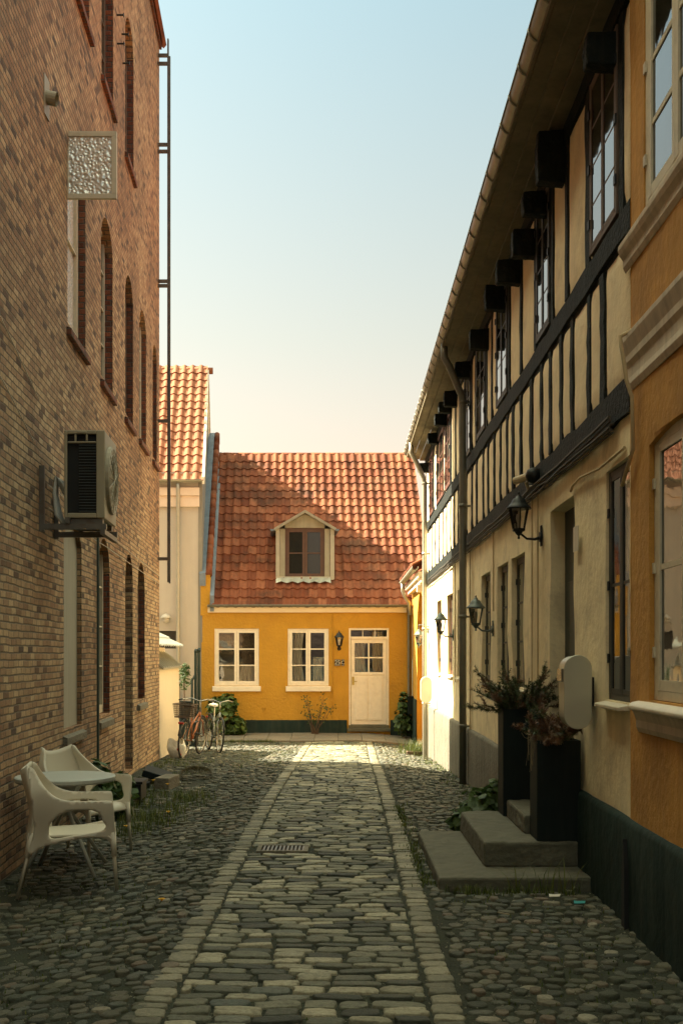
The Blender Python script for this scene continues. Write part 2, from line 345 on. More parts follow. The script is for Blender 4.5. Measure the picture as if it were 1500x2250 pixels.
def text_part(txt, size, m, parent, fn, name, depth=.004):
    cu = bpy.data.curves.new(name, 'FONT'); cu.body = txt; cu.size = size; cu.extrude = depth/2; cu.align_x = 'CENTER'; cu.align_y = 'CENTER'
    t = bpy.data.objects.new('tmp', cu); C.objects.link(t)
    me = bpy.data.meshes.new_from_object(t.evaluated_get(bpy.context.evaluated_depsgraph_get()))
    bpy.data.objects.remove(t); b = MB(fn)
    b.add([tuple(v.co) for v in me.vertices], [tuple(p.vertices) for p in me.polygons])
    return b.build(name, m, parent)

# ------------------------------------------------------------ ground profile and the planes of the walls
def lerp_tab(tab, x):
    if x <= tab[0][0]: return tab[0][1]
    for (a, b), (c, d) in zip(tab, tab[1:]):
        if x <= c:
            t = (x-a)/(c-a); return b+(d-b)*t
    return tab[-1][1]
sm = lambda t: (lambda u: u*u*(3-2*u))(max(0, min(1, t)))
GT = [(-5, 0), (11, 0), (13, -.02), (16.6, -.10), (21, -.28), (25, -.44), (26.4, -.46), (28, -.36), (40, -.36)]
def g(x, y):
    c = (lerp_tab(GT, y-.5)+lerp_tab(GT, y)+lerp_tab(GT, y+.5))/3
    if x < -.9: c -= .12*sm((-x-.9)/1.3)*(1-sm((y-12)/6))
    if x > .7: c -= .09*sm((x-.7)/.9)*sm((y-9)/8)
    return c
XR = lambda y: 1.72+.002*y
XL = lambda y: -2.12-.056*y
fR = lambda a, w, z: (XR(a)-w, a, z)          # right hand facades: a runs down the alley, w is out from the wall
fL = lambda a, w, z: (XL(a)+w, a, z)
def fY(Y): return lambda a, w, z: (a, Y-w, z)
aR = lambda x: 4214/(x-755)                    # picture column on the right wall to distance
aL = lambda x: 5194/(613-x)

def wall(mb, a0, a1, z0, z1, ops, depth, step=.5, amp=0, seed=0, back=True):
    """a wall sheet with real openings; ops = (a0,a1,z0,z1,rise of the arch)"""
    A = {a0, a1}; Z = {z0, z1}
    for o in ops: A |= {o[0], o[1]}; Z |= {o[2], o[3], o[3]-o[4]}
    def fill(s):
        l = sorted(s); r = []
        for p, q in zip(l, l[1:]):
            n = max(1, int((q-p)/step)); r += [p+(q-p)*k/n for k in range(n)]
        return r+[l[-1]]
    A = [v for v in fill(A) if a0-1e-6 <= v <= a1+1e-6]; Z = [v for v in fill(Z) if z0-1e-6 <= v <= z1+1e-6]
    wob = (lambda a, z: amp*(mn.noise(Vector((a*1.1+seed, z*1.3, 3)))+.5*mn.noise(Vector((a*3.3+seed, z*3.1, 9))))) if amp else (lambda a, z: 0)
    idx = {}; vs = []; fs = []
    def V(a, z):
        k = (round(a, 5), round(z, 5))
        if k not in idx: idx[k] = len(vs); vs.append((a, wob(a, z), z))
        return idx[k]
    for p, q in zip(A, A[1:]):
        for r, t in zip(Z, Z[1:]):
            ca, cz = (p+q)/2, (r+t)/2
            if any(o[0] < ca < o[1] and o[2] < cz < o[3] for o in ops): continue
            fs.append((V(p, r), V(q, r), V(q, t), V(p, t)))
    mb.add(vs, fs)
    for o in ops:
        x0, x1, b, tp, ri = o; outline = [(x0, b), (x1, b)]
        aa = [v for v in A if x0-1e-6 <= v <= x1+1e-6]; zz = [v for v in Z if b-1e-6 <= v <= tp-ri+1e-6]
        pts = [(v, b) for v in aa]+[(x1, v) for v in zz[1:]]
        n = 10 if ri else 1
        if ri:
            h = (x1-x0)/2; rad = (h*h+ri*ri)/(2*ri); c = (x0+x1)/2; zc = tp-rad
            arc = [(x1-(x1-x0)*k/n, 0) for k in range(n+1)]
            arc = [(x, zc+math.sqrt(max(rad*rad-(x-c)**2, 0))) for x, _ in arc]
            for (xa, za), (xb, zb) in zip(arc, arc[1:]):
                mb.add([(xa, wob(xa, za), za), (xb, wob(xb, zb), zb), (xb, 0, tp), (xa, 0, tp)], [(0, 1, 2, 3)])
            pts += arc[1:] if abs(arc[0][1]-(tp-ri)) < 1e-4 else arc
        else: pts += [(v, tp) for v in reversed(aa)][1:]
        pts += [(x0, v) for v in reversed(zz)][1:] if not ri else [(x0, v) for v in reversed(zz)][1:]
        for (pa, pz), (qa, qz) in zip(pts, pts[1:]):
            if abs(pa-qa)+abs(pz-qz) < 1e-6: continue
            mb.add([(pa, wob(pa, pz), pz), (qa, wob(qa, qz), qz), (qa, -depth, qz), (pa, -depth, pz)], [(0, 1, 2, 3)])
    return mb
def window(fn, parent, a0, a1, z0, z1, w=0, cas=2, rows=3, cols=1, fm='frame_brown', gm='glass', fw=.05, cw=.04, mw=.02, sill=None, sill_m=None, name='window', dep=.06, label=None, hinges=False, gl=None):
    b = MB(fn)
    b.box(a0, a0+fw, w-dep, w, z0, z1); b.box(a1-fw, a1, w-dep, w, z0, z1)
    b.box(a0+fw, a1-fw, w-dep, w-.002, z0, z0+fw); b.box(a0+fw, a1-fw, w-dep, w-.002, z1-fw, z1)
    gf = w-dep*.5 if gl is None else w-gl
    gb = MB(fn); gb.box(a0+fw*.5, a1-fw*.5, gf-.006, gf, z0+fw*.5, z1-fw*.5)
    ia, ib, ja, jb = a0+fw, a1-fw, z0+fw, z1-fw; cwid = (ib-ia)/cas
    for k in range(cas):
        c0 = ia+cwid*k+.003; c1 = c0+cwid-.006; f = w+(.004 if gl is None else .0005)
        b.box(c0, c0+cw, w-.035, f, ja+.002, jb-.002); b.box(c1-cw, c1, w-.035, f, ja+.002, jb-.002)
        b.box(c0+cw, c1-cw, w-.035, f-.002, ja+.002, ja+cw*1.2); b.box(c0+cw, c1-cw, w-.035, f-.002, jb-cw, jb-.002)
        for r in range(1, rows):
            z = ja+cw+(jb-ja-2*cw)*r/rows; b.box(c0+cw, c1-cw, w-.032, f-.006, z-mw/2, z+mw/2)
        for r in range(1, cols):
            a = c0+cw+(c1-c0-2*cw)*r/cols; b.box(a-mw/2, a+mw/2, w-.032, f-.008, ja+cw, jb-cw)
    o = b.build(name, fm, parent, label=label)
    gb.build('pane', gm, o)
    if hinges:
        for z in (z0+.18*(z1-z0), z0+.5*(z1-z0), z0+.82*(z1-z0)):
            for p_, q_ in ((a0-.012, a0+.03), (a1-.03, a1+.012)): MB(fn).box(p_, q_, w+.001, w+.012, z-.03, z+.03).build('hinge', hinges, o)
    if sill:
        s = MB(fn); so_, sh, sx_ = sill
        s.prism([(w-.04, z0-.002), (w+so_+.0, z0-.025), (w+so_, z0-sh), (w-.04, z0-sh)], 'x', a0-sx_, a1+sx_)
        s.build('sill', sill_m or fm, o, bevel=.006)
    return o
def pantiles(name, m, parent, O, U, Vv, ncol, nrow, tw, tl, ridge=True, flip=False):
    """curved clay tiles one by one; O lower left corner, U along the eave, Vv up the slope"""
    O, U, Vv = Vector(O), Vector(U).normalized(), Vector(Vv).normalized(); N = U.cross(Vv).normalized()
    if N.z < 0: N = -N
    b = MB(); rnd = random.Random(3)
    prof = [(0, .012), (.12, .032), (.25, .046), (.38, .040), (.5, .020), (.64, .004), (.8, 0), (.93, .004), (1.07, .026)]
    for r in range(nrow):
        for c in range(ncol):
            dz = rnd.uniform(-.003, .004); dv = rnd.uniform(-.006, .006)
            u0 = c*tw; v0 = r*tl-.05+dv; v1 = (r+1)*tl+.01
            vs = []
            for (p, h) in prof:
                for vv, ex in ((v0, .030+dz), (v1, 0.0)): vs.append(O+U*(u0+p*tw)+Vv*vv+N*(h*tw/.23+ex))
            for (p, h) in prof: vs.append(O+U*(u0+p*tw)+Vv*v0+N*(h*tw/.23+.030+dz-.026))
            n = len(prof); fs = [(2*i, 2*i+2, 2*i+3, 2*i+1) for i in range(n-1)]+[(2*i, 2*n+i, 2*n+i+1, 2*i+2) for i in range(n-1)]
            b.add([tuple(v) for v in vs], fs)
    o = b.build(name, m, parent, recalc=False)
    return o
def ridge_tiles(b, p0, p1, r=.1, n=12):
    p0, p1 = Vector(p0), Vector(p1); d = p1-p0
    for k in range(n):
        a = p0+d*k/n; c = p0+d*((k+1)/n+.02); 
        b.tube([a+Vector((0, 0, -.0)), c], [r*1.05, r*.92], 10)
def half_gutter(b, p0, p1, r, seg=8):
    p0, p1 = Vector(p0), Vector(p1); d = (p1-p0).normalized(); q = d.cross(Vector((0, 0, 1))).normalized()
    for rr in (r, r*.9):
        pts = [(math.cos(PI+PI*k/seg)*rr, math.sin(PI+PI*k/seg)*rr) for k in range(seg+1)]
        vs = [tuple(p+q*x+Vector((0, 0, z))) for p in (p0, p1) for x, z in pts]; n = seg+1
        b.add(vs, [(i, i+1, n+i+1, n+i) for i in range(seg)])
    for s in (-1, 1): b.tube([p0+q*s*r, p1+q*s*r], .008, 6)
def gutter_clips(b, p0, p1, r, step):
    p0, p1 = Vector(p0), Vector(p1); d = (p1-p0); n = int(d.length/step); d.normalize(); q = d.cross(Vector((0, 0, 1))).normalized()
    for k in range(n+1):
        c = p0+d*step*k
        b.tube([c+q*math.cos(PI+PI*j/8)*(r+.006)+Vector((0, 0, math.sin(PI+PI*j/8)*(r+.006))) for j in range(9)], .008, 5)

# ------------------------------------------------------------ the ground
def ground():
    xs = [-300, -80, -30, -12, -6, -4, -3.4]+[-3.2+.2*k for k in range(26)]+[2.2, 3, 5, 12, 30, 80, 300]
    ys = [-200, -40, -10, 0, 2]+[3+.25*k for k in range(102)]+[29, 31, 40, 80, 200, 600]
    b = MB(); n = len(xs)
    vs = [(x, y, (g(x, y) if y < 40 else -.36)-.008+(.008*mn.noise(Vector((x*3, y*3, 0))) if -3.5 < x < 2.3 else 0)) for y in ys for x in xs]
    b.add(vs, [(j*n+i, j*n+i+1, (j+1)*n+i+1, (j+1)*n+i) for j in range(len(ys)-1) for i in range(n-1)])
    tag(b.build('ground', 'soil', org=(0, 0, 0), smooth=True, recalc=False), 'dark earth showing between the cobbles', kind='structure')
ground()
PC = lambda y: -.22+.006*y
PH = lambda y: .74+.05*sm((y-18)/7)
def stone(b, rnd, cx, cy, lx, ly, h, ex=3.2, seg=12, jit=.06, rot=0, base=0, dome=1.0):
    vs = []; jt = [1+rnd.uniform(-jit, jit) for _ in range(seg)]
    tx, ty = rnd.uniform(-.05, .05), rnd.uniform(-.05, .05)
    cr, sr = math.cos(rot), math.sin(rot)
    for sc, hz in ((1.0, -.022), (1-.07*dome, .5*h), (1-.16*dome, .93*h), (.66, h)):
        for k in range(seg):
            a = 2*PI*(k+.5)/seg; c, s = math.cos(a), math.sin(a)
            q = (abs(c)**ex+abs(s)**ex)**(-1/ex)*jt[k]*sc
            x, y = q*c*lx, q*s*ly; X, Y = cx+x*cr-y*sr, cy+x*sr+y*cr
            vs.append((X, Y, g(X, Y)+base+hz+(x*tx+y*ty if hz > 0 else 0)+(rnd.uniform(-.0015, .0015) if hz > 0 else 0)))
    vs.append((cx, cy, g(cx, cy)+base+h))
    fs = [(i*seg+k, i*seg+(k+1) % seg, (i+1)*seg+(k+1) % seg, (i+1)*seg+k) for i in range(3) for k in range(seg)]
    fs += [(3*seg+k, 3*seg+(k+1) % seg, 4*seg) for k in range(seg)]
    b.add(vs, fs)
GR = (-.70, -.26, 8.98, 9.32)
def paving():
    rnd = random.Random(11); b = MB(); k_ = MB(); y = 3.6
    while y < 26.3:
        d = rnd.uniform(.085, .125) if y < 14 else rnd.uniform(.10, .14)
        xc, hw = PC(y), PH(y)-.155; x = xc-hw; wave = rnd.uniform(0, .1)
        x += -rnd.uniform(0, .12)
        while x < xc+hw-.03:
            w = rnd.uniform(.14, .27); x1 = min(x+w, xc+hw); x0 = max(x, xc-hw)
            if x1-x0 > .05 and not (GR[0]-.02 < (x0+x1)/2 < GR[1]+.02 and GR[2] < y+d/2 < GR[3]):
                stone(b, rnd, (x0+x1)/2, y+d/2+.02*math.sin(x*3+y)+rnd.uniform(-.006, .006), (x1-x0)/2-rnd.uniform(.005, .009), d/2-rnd.uniform(.004, .011), rnd.uniform(.004, .014), 6.0, 14, .10, rnd.uniform(-.06, .06), 0, .55)
            x += w
        y += d
    for s in (-1, 1):
        y = 3.6
        while y < 26.3:
            d = rnd.uniform(.08, .15); xc, hw = PC(y), PH(y)
            stone(k_, rnd, xc+s*(hw-.075)+rnd.uniform(-.010, .010), y+d/2, rnd.uniform(.064, .074), d/2-.005, rnd.uniform(.003, .012), 6, 14, .07, rnd.uniform(-.05, .05), 0, .6)
            y += d
    tag(b.build('path', 'sett', org=(0, 0, 0), smooth=True, recalc=False), 'middle lane of the alley laid in rows of granite setts', kind='structure')
    tag(k_.build('kerb_strip', 'kerb', org=(0, 0, 0), smooth=True, recalc=False), 'paler edging setts in a row along both sides of the lane', kind='structure')
    c = MB(); y = 3.8
    while y < 26.2:
        lx = XL(y)+.02 if y < 23.7 else -3.45
        rows = [(PC(y)+PH(y)+.005, XR(y)-.04), (lx, PC(y)-PH(y)-.005)]
        d = rnd.uniform(.07, .095)
        for side, (a, e_) in enumerate(rows):
            x = a+rnd.uniform(0, .06)
            while x < e_:
                w = rnd.uniform(.06, .125)
                yy = y+rnd.uniform(-.026, .026); xx = x+w/2
                if side == 0 and .66 < xx and 7.55 < yy < 9.65: x += w; continue
                thin = .06
                if side == 1: thin += .25*sm((-xx-1.3)/.9)+.35*sm((yy-12)/5)*(1-sm((yy-21)/3))
                else: thin += .30*sm((xx-1.35)/.3)
                if mn.noise(Vector((xx*1.3, yy*1.1, 5)))*.5+rnd.random() > thin:
                    stone(c, rnd, xx, yy, w/2-.003, d/2*rnd.uniform(.85, 1.2)-.001, rnd.uniform(.004, .018), 2.3, 10, .13, rnd.uniform(-.4, .4), rnd.uniform(-.014, .002))
                x += w+rnd.uniform(0, .006)
        y += d
    tag(c.build('cobblestone_pavement', 'cobble', org=(0, 0, 0), smooth=True, recalc=False), 'rounded field cobbles on both sides of the lane', kind='structure')
    p = MB(); x = -3.5; 
    while x < 1.72:
        for j in range(3):
            y0 = 26.4+.53*j; x1 = min(x+.57, 1.72); q = rnd.uniform(0, .012)
            p.add([(xx, yy, g(xx, yy)+zz) for zz in (-.04, .025+q) for xx, yy in ((x+.006, y0+.005), (x1-.006, y0+.005), (x1-.006, y0+.523), (x+.006, y0+.523))],
                  [(4, 5, 6, 7), (0, 1, 5, 4), (1, 2, 6, 5), (2, 3, 7, 6), (3, 0, 4, 7)])
        x += .57
    tag(p.build('pavement', 'slab', org=(0, 0, 0), recalc=False), 'strip of square concrete slabs in front of the yellow house', kind='structure')
paving()
def grit():
    rnd = random.Random(23); b = MB()
    for _ in range(9000):
        y = 4+8.5*rnd.random()**1.3; x = rnd.uniform(XL(y)+.05, XR(y)-.05)
        r_ = rnd.uniform(.0025, .007); z = g(x, y)-.004; q = [(x+rnd.uniform(-r_, r_)*.4+dx*r_, y+dy*r_*rnd.uniform(.6, 1.2), z+dz*r_) for dx, dy, dz in ((1, 0, 0), (0, 1, 0), (-1, 0, 0), (0, -1, 0), (0, 0, 1))]
        b.add(q, [(0, 1, 4), (1, 2, 4), (2, 3, 4), (3, 0, 4)])
    tag(b.build('gravel', 'kerb', org=(0, 0, 0), recalc=False), 'fine grit lying in the joints between the stones', kind='stuff')
grit()
# drain grate
t = empty('drain_grate', ((GR[0]+GR[1])/2, (GR[2]+GR[3])/2, 0), 'rectangular slotted iron drain grate set into the setts of the lane', 'drain')
b = MB(); b.box(GR[0]+.01, GR[1]-.01, GR[2]+.02, GR[2]+.05, -.01, .022); b.box(GR[0]+.01, GR[1]-.01, GR[3]-.05, GR[3]-.02, -.01, .022)
b.box(GR[0]+.01, GR[0]+.045, GR[2]+.05, GR[3]-.05, -.01, .0215); b.box(GR[1]-.045, GR[1]-.01, GR[2]+.05, GR[3]-.05, -.01, .0215)
b.build('frame', 'block', t, bevel=.004)
b = MB()
for k in range(11):
    x = GR[0]+.06+k*.032; b.box(x, x+.017, GR[2]+.05, GR[3]-.05, -.008, .019)
b.build('bars', 'rail', t)

# ------------------------------------------------------------ brick building on the left
BZ = 12.45; BE = 19.8
bb = empty('brick_building', (XL(10), 10, -.2), 'tall yellow and red brick building with arched windows along the left of the alley', 'building')
ops = [(11.2, 12.25, 4.95, 6.95, .25), (13.3, 14.25, 4.95, 6.97, .3), (15.4, 16.25, 4.95, 6.97, .3), (16.95, 17.85, 4.95, 6.97, .3), (18.75, 19.4, 4.95, 6.9, .25),
       (11.55, 12.5, 8.6, 10.6, .25), (13.35, 14.3, 8.6, 10.6, .25), (15.4, 16.3, 8.6, 10.6, .3),
       (11.0, 12.0, .86, 3.0, .25), (13.1, 14.0, .88, 3.02, .4), (15.4, 16.2, -.05, 3.03, .35), (16.75, 17.65, .92, 3.03, .4),
       (3.0, 4.0, .86, 3.0, .25), (6.2, 6.21, 1, 1.01, 0)]
ops = ops[:-1]
wb = MB(fL); wall(wb, -4, BE, -.6, BZ, ops, .16, step=1.5)
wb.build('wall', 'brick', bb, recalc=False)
b = MB(); xe = XL(BE)
b.add([(xe, BE, -.6), (xe-9, BE, -.6), (xe-9, BE, BZ), (xe-4.5, BE, BZ+3.5), (xe, BE, BZ)], [(0, 1, 2, 3, 4)])
b.add([(XL(-4), -4, -.6), (xe-9, -4, -.6), (xe-9, -4, BZ), (XL(-4), -4, BZ), (xe-9, BE, -.6), (xe-9, BE, BZ)], [(0, 1, 2, 3), (1, 4, 5, 2)])
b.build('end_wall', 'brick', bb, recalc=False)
b = MB(); b.add([(XL(-4)+.08, -4, BZ), (xe+.09, BE+.08, BZ), (xe-4.5, BE+.08, BZ+3.6), (XL(-4)-4.5, -4, BZ+3.6), (xe-9.2, BE+.08, BZ), (xe-9.2, -4, BZ)], [(0, 1, 2, 3), (3, 2, 4, 5)])
b.build('roof', 'tile', bb, solid=.08)
b = MB(fL); b.box(-4, BE+.03, .001, .04, BZ-.08, BZ-.02); b.build('eaves_course', 'redbrick', bb)
for i, o in enumerate(ops):
    a0, a1, z0, z1, ri = o
    if z0 > .5:      # brick sills, sloping, with soldier bricks
        s = MB(fL); s.prism([(-.15, z0+.005), (.05, z0-.075), (.05, z0-.15), (.001, z0-.15), (-.15, z0-.15)], 'x', a0-.05, a1+.06)
        s.build('sill', 'redbrick' if z0 > 4 else 'block', bb, bevel=.005)
    else:
        d = MB(fL); d.box(a0, a1, -.16, -.12, z0-.1, z1); d.build('door', 'frame_dark', bb, label='dark recessed side door')
        continue
    if i == 8: MB(fL).box(a0+.002, a1-.002, -.17, -.05, z0+.001, z1).build('blind_window', 'blank', bb); continue
    r = MB(fL)    # red brick reveal lining on the far jamb
    r.box(a1-.012, a1+.002, -.158, -.006, z0+.03, z1-ri); r.build('reveal', 'redbrick', bb)
    if i in (8,):
        p = MB(fL); p.box(a0, a1, -.17, -.10, z0, z1); p.build('blind_window', 'blank', bb)
    elif i in (3, 9):
        p = window(fL, bb, a0+.01, a1-.01, z0+.01, z1, w=-.08, cas=2, rows=4, fm='frame_cream', dep=.06)
    elif i == 0:
        window(fL, bb, a0+.01, a1-.01, z0+.01, z1, w=-.08, cas=1, rows=2, fm='frame_cream', gm='frosted', dep=.06, cw=.06)
    else:
        window(fL, bb, a0+.01, a1-.01, z0+.01, z1, w=-.10, cas=2, rows=4, fm='frame_cream' if i in (1,) else 'frame_brown', dep=.05)
# sash of the first window standing open at a right angle to the wall
b = MB(); y = 11.27; xa, xb_, za, zb = XL(y)-.03, XL(y)+.485, 6.21, 6.89; fw = .052
b.box(xa, xb_, y-.02, y+.02, za, za+fw); b.box(xa, xb_, y-.02, y+.02, zb-fw, zb); b.box(xa, xa+fw*.6, y-.02, y+.02, za+fw, zb-fw); b.box(xb_-fw, xb_, y-.021, y+.021, za+fw, zb-fw)
sash = b.build('open_sash', 'frame_cream', bb, label='patterned glass top sash standing open', bevel=.004)
b = MB(); b.box(xa+.02, xb_-.04, y-.006, y+.006, za+.04, zb-.04); b.build('pane', 'frosted', sash)
# vent pipe, small hooks, cables, thin downpipe
b = MB(); y = 10.15; X = XL(y); b.box(X, X+.012, y-.09, y+.09, 6.5, 6.86)
b.tube([(X, y, 6.68), (X+.10, y, 6.66)], .062, 16, cap=False); b.tube([(X, y, 6.68), (X+.10, y, 6.66)], .050, 16, cap=False); b.tube([(X+.04, y, 6.68), (X+.05, y, 6.68)], .05, 16)
b.build('vent_pipe', 'ac', bb)
for (px, py) in ((257, 33), (268, 75), (258, 96), (270, 139)):
    a = aL(px); z = HC+(VY-py)/F*a; b = MB(fL); b.tube([(a, 0, z), (a, .09, z)], .012, 6); b.box(a-.02, a+.02, .085, .095, z-.02, z+.02); b.build('wall_hook', 'iron', bb)
b = MB(fL); b.tube([(12.9, .03, z) for z in (3.3, 2.4, 1.2, .25)], .016, 8); b.build('conduit', 'green_pipe', bb)
for (a0, z0, a1, z1) in ((4, 5.2, 9.8, 3.85), (4, 4.75, 9.6, 3.45), (10.2, 3.15, 19.7, 3.0), (10.2, 2.95, 19.7, 2.86)):
    b = MB(fL); b.tube([(a0+(a1-a0)*k/14, .012, (z0+(z1-z0)*k/14)+.02*mn.noise(Vector((k*.7, a0, z0)))) for k in range(15)], .005, 5); b.build('cable', 'stone_trim', bb)

# tall rail fixed off the brick corner
rl = empty('wall_rail', (-3.0, 19.55, 2.8), 'tall dark steel rail standing off the far corner of the brick building', 'rail')
b = MB(); Y = 19.55; X = (371-750)/F*Y
b.box(X-.022, X+.002, Y-.03, Y+.03, 2.88, 12.4); b.build('rail', 'rail', rl)
b = MB(); b.box(X+.006, X+.03, Y-.02, Y+.02, 2.86, 12.1); b.build('channel', 'rail', rl)
for py in (122, 140, 318, 333, 618, 628, 925, 1228):
    z = HC+(VY-py)/F*Y; b = MB(); b.box(XL(Y)-.08, X-.02, Y-.02, Y+.02, z-.028, z+.028); b.build('arm', 'rail', rl)

# ------------------------------------------------------------ air conditioner on its bracket
ac = empty('air_conditioner', (-2.3, 10.2, 2.72), 'beige outdoor air conditioning unit on a steel bracket high on the brick wall', 'air conditioner')
fA = lambda a, w, z: (XL(a)+w, a, z)
a0, a1 = 9.9, 10.6; w0 = -2.46-XL(9.9); w1 = -2.10-XL(9.9); z0, z1 = 2.82, 3.60
b = MB(fA); fr = .04
b.box(a0+.02, a1, w0, w1-.02, z0, z0+.03); b.box(a0+.02, a1, w0, w1-.02, z1-.03, z1-.001); b.box(a1-.03, a1, w0, w1-.02, z0+.03, z1-.03)
b.box(a0, a0+.02, w0, w0+.028, z0, z1); b.box(a0, a0+.02, w1-.075, w1, z0, z1); b.box(a0, a0+.02, w0+.028, w1-.075, z0, z0+.045); b.box(a0, a0+.02, w0+.028, w1-.075, z1-.035, z1)
b.box(a0, a0+.02, w0+.028, w1-.075, z1-.115, z1-.098)
for ww in (w0+.09, w0+.19): b.box(a0+.001, a0+.02, ww, ww+.02, z1-.098, z1-.035)
b.box(a0+.02, a1, w1-.02, w1, z0, z1)
case = b.build('casing', 'ac', ac, bevel=.008)
b = MB(fA); b.box(a0+.03, a1-.04, w0+.01, w1-.03, z0+.04, z1-.04); b.build('coil', 'black', ac)
b = MB(fA)
for k in range(24):
    z = z0+.06+k*.0255; b.box(a0+.008, a0+.016, w0+.13, w1-.078, z, z+.005)
b.build('fins', 'fin', ac)
b = MB(fA); b.box(a0-.012, a0+.0, w0+.12, w0+.20, z1-.03, z1-.008); b.build('handle', 'ac', ac, bevel=.005)
b = MB(fA)
def ring(b, a, z, w, r, t, n=28):
    b.tube([(a+r*math.cos(2*PI*k/n), w, z+r*math.sin(2*PI*k/n)) for k in range(n+1)], t, 6, cap=False)
for r in (.06, .12, .18, .24, .29): ring(b, 10.24, 3.2, w1+.03-.00*r, r, .005)
for k in range(16): b.tube([(10.24, w1+.04, 3.2), (10.24+.29*math.cos(k*PI/8), w1+.03, 3.2+.29*math.sin(k*PI/8))], .004, 5)
b.tube([(10.24, w1-.005, 3.2), (10.24, w1+.03, 3.2)], .31, 28)
b.build('fan_grille', 'ac', ac)
b = MB(fA)
for aa in (9.86, 10.52):
    b.box(aa, aa+.045, .001, .045, 2.70, 3.28); b.box(aa, aa+.045, .045, w1+.02, 2.715, 2.765)
b.box(9.84, 10.6, w1-.03, w1+.012, 2.67, 2.713); b.box(9.84, 10.6, w0+.02, w0+.06, 2.768, 2.82)
b.box(9.92, 9.99, w0+.02, w1-.02, 2.768, 2.815); b.box(10.45, 10.52, w0+.02, w1-.02, 2.768, 2.815)
b.build('bracket', 'rail', ac)
for k in range(3):
    b = MB(fA); r = .018; o = k*.04
    b.tube([(9.98+o, w0+.04, 3.0), (9.98+o, w0-.03, 3.15-o), (9.98+o, w0-.08-.2*o, 3.2-o*.3), (9.98+o, w0-.10, 3.05), (9.98+o, w0-.085+o*.3, 2.86), (10.0+o, w0-.02, 2.77)], r, 8)
    b.build('hose', 'hose', ac, smooth=True)

# ------------------------------------------------------------ half-timbered house on the right
ht = empty('half_timbered_house', (XR(15), 15, -.2), 'long cream half timbered house with black timbers along the right of the alley', 'house')
HA, HB = 6.64, 23.4
gw = [(6.68, 7.33, 1.31, 2.80, 0), (8.34, 9.34, .38, 2.80, 0)]
for (a, c) in ((10.6, 11.45), (11.68, 12.52), (13.1, 13.95), (16.1, 16.95), (17.6, 18.5), (19.65, 20.5)): gw.append((a, c, 1.28, 2.59, 0))
wb = MB(fR); wall(wb, HA, HB, -.6, 3.10, gw, .17, step=.22, amp=.022, seed=2); wb.build('wall', 'plaster', ht, smooth=True, recalc=False)
b = MB(fR); b.add([(HA, -.01, 3.10), (HB, -.01, 3.10), (HB, -.01, 6.0), (HA, -.01, 6.0)], [(0, 1, 2, 3)]); b.build('upper_wall', 'timber', ht, recalc=False)
b = MB(fR)
b.add([(HB, 0, -.6), (HB, -6, -.6), (HB, -6, 6.1), (HB, -3, 8.8), (HB, 0, 5.9)], [(0, 1, 2, 3, 4)]); b.build('gable_wall', 'plaster', ht, recalc=False)
# timbers
rnd = random.Random(5)
def post(a, w, z0, z1, name='timber_post', m='timber', out=.014):
    b = MB(fR); n = 8; pts = []
    for k in range(n+1):
        z = z0+(z1-z0)*k/n; j = rnd.uniform(-.008, .008); h = w/2+rnd.uniform(-.008, .01)
        pts.append((a+j-h, a+j+h, z, out+rnd.uniform(-.004, .004)))
    for p, q in zip(pts, pts[1:]):
        b.add([(p[0], -.009, p[2]), (p[1], -.009, p[2]), (q[1], -.009, q[2]), (q[0], -.009, q[2]), (p[0], p[3], p[2]), (p[1], p[3], p[2]), (q[1], q[3], q[2]), (q[0], q[3], q[2])],
              [(4, 5, 6, 7), (0, 3, 7, 4), (1, 5, 6, 2)])
    return b.build(name, m, ht)
def beam(z0, z1, a0, a1, out, name='timber_beam'):
    b = MB(fR); n = int((a1-a0)/.3); P = []
    for k in range(n+1):
        a = a0+(a1-a0)*k/n; P.append((a, z0+rnd.uniform(-.014, .014), z1+rnd.uniform(-.014, .014), out+rnd.uniform(-.004, .006)))
    for p, q in zip(P, P[1:]):
        b.add([(p[0], -.009, p[1]), (q[0], -.009, q[1]), (q[0], q[3], q[1]), (p[0], p[3], p[1]), (p[0], -.009, p[2]), (q[0], -.009, q[2]), (q[0], q[3], q[2]), (p[0], p[3], p[2])],
              [(0, 1, 2, 3), (3, 2, 6, 7), (4, 7, 6, 5)])
    return b.build(name, 'timber', ht)
beam(3.05, 3.27, HA, HB, .02); beam(4.15, 4.32, HA, HB, .016); beam(5.56, 5.75, HA, HB, .02)
low = [7.39, 7.8, 8.38, 8.8, 9.26, 9.67, 10.2, 10.8, 11.3, 11.7, 12.2, 12.7, 13.25, 13.7, 14.4, 14.9, 15.6, 16.1, 16.7, 17.3, 17.9, 18.6, 19.3, 20.1, 20.9, 21.7, 22.5, 23.3]
upw = [(6.96, 7.72), (9.25, 9.88), (11.66, 12.48), (13.5, 14.35), (15.05, 15.75), (17.9, 18.75), (19.1, 20.5), (21.3, 22.2)]
upp = [6.88, 7.84, 8.57, 9.17, 9.97, 10.8, 11.56, 12.9, 13.4, 14.47, 14.95, 15.85, 16.5, 17.1, 17.8, 18.9, 20.6, 21.2, 22.3, 23.2]
thick = {11.3, 14.4, 10.2, 7.39, 14.9, 18.6}
for a in low: post(a, .13 if a in thick else .095, 3.27, 4.12)
for a in upp: post(a, .13 if a in (7.84, 11.56, 14.47) else .10, 4.33, 5.56)
inf = MB(fR)
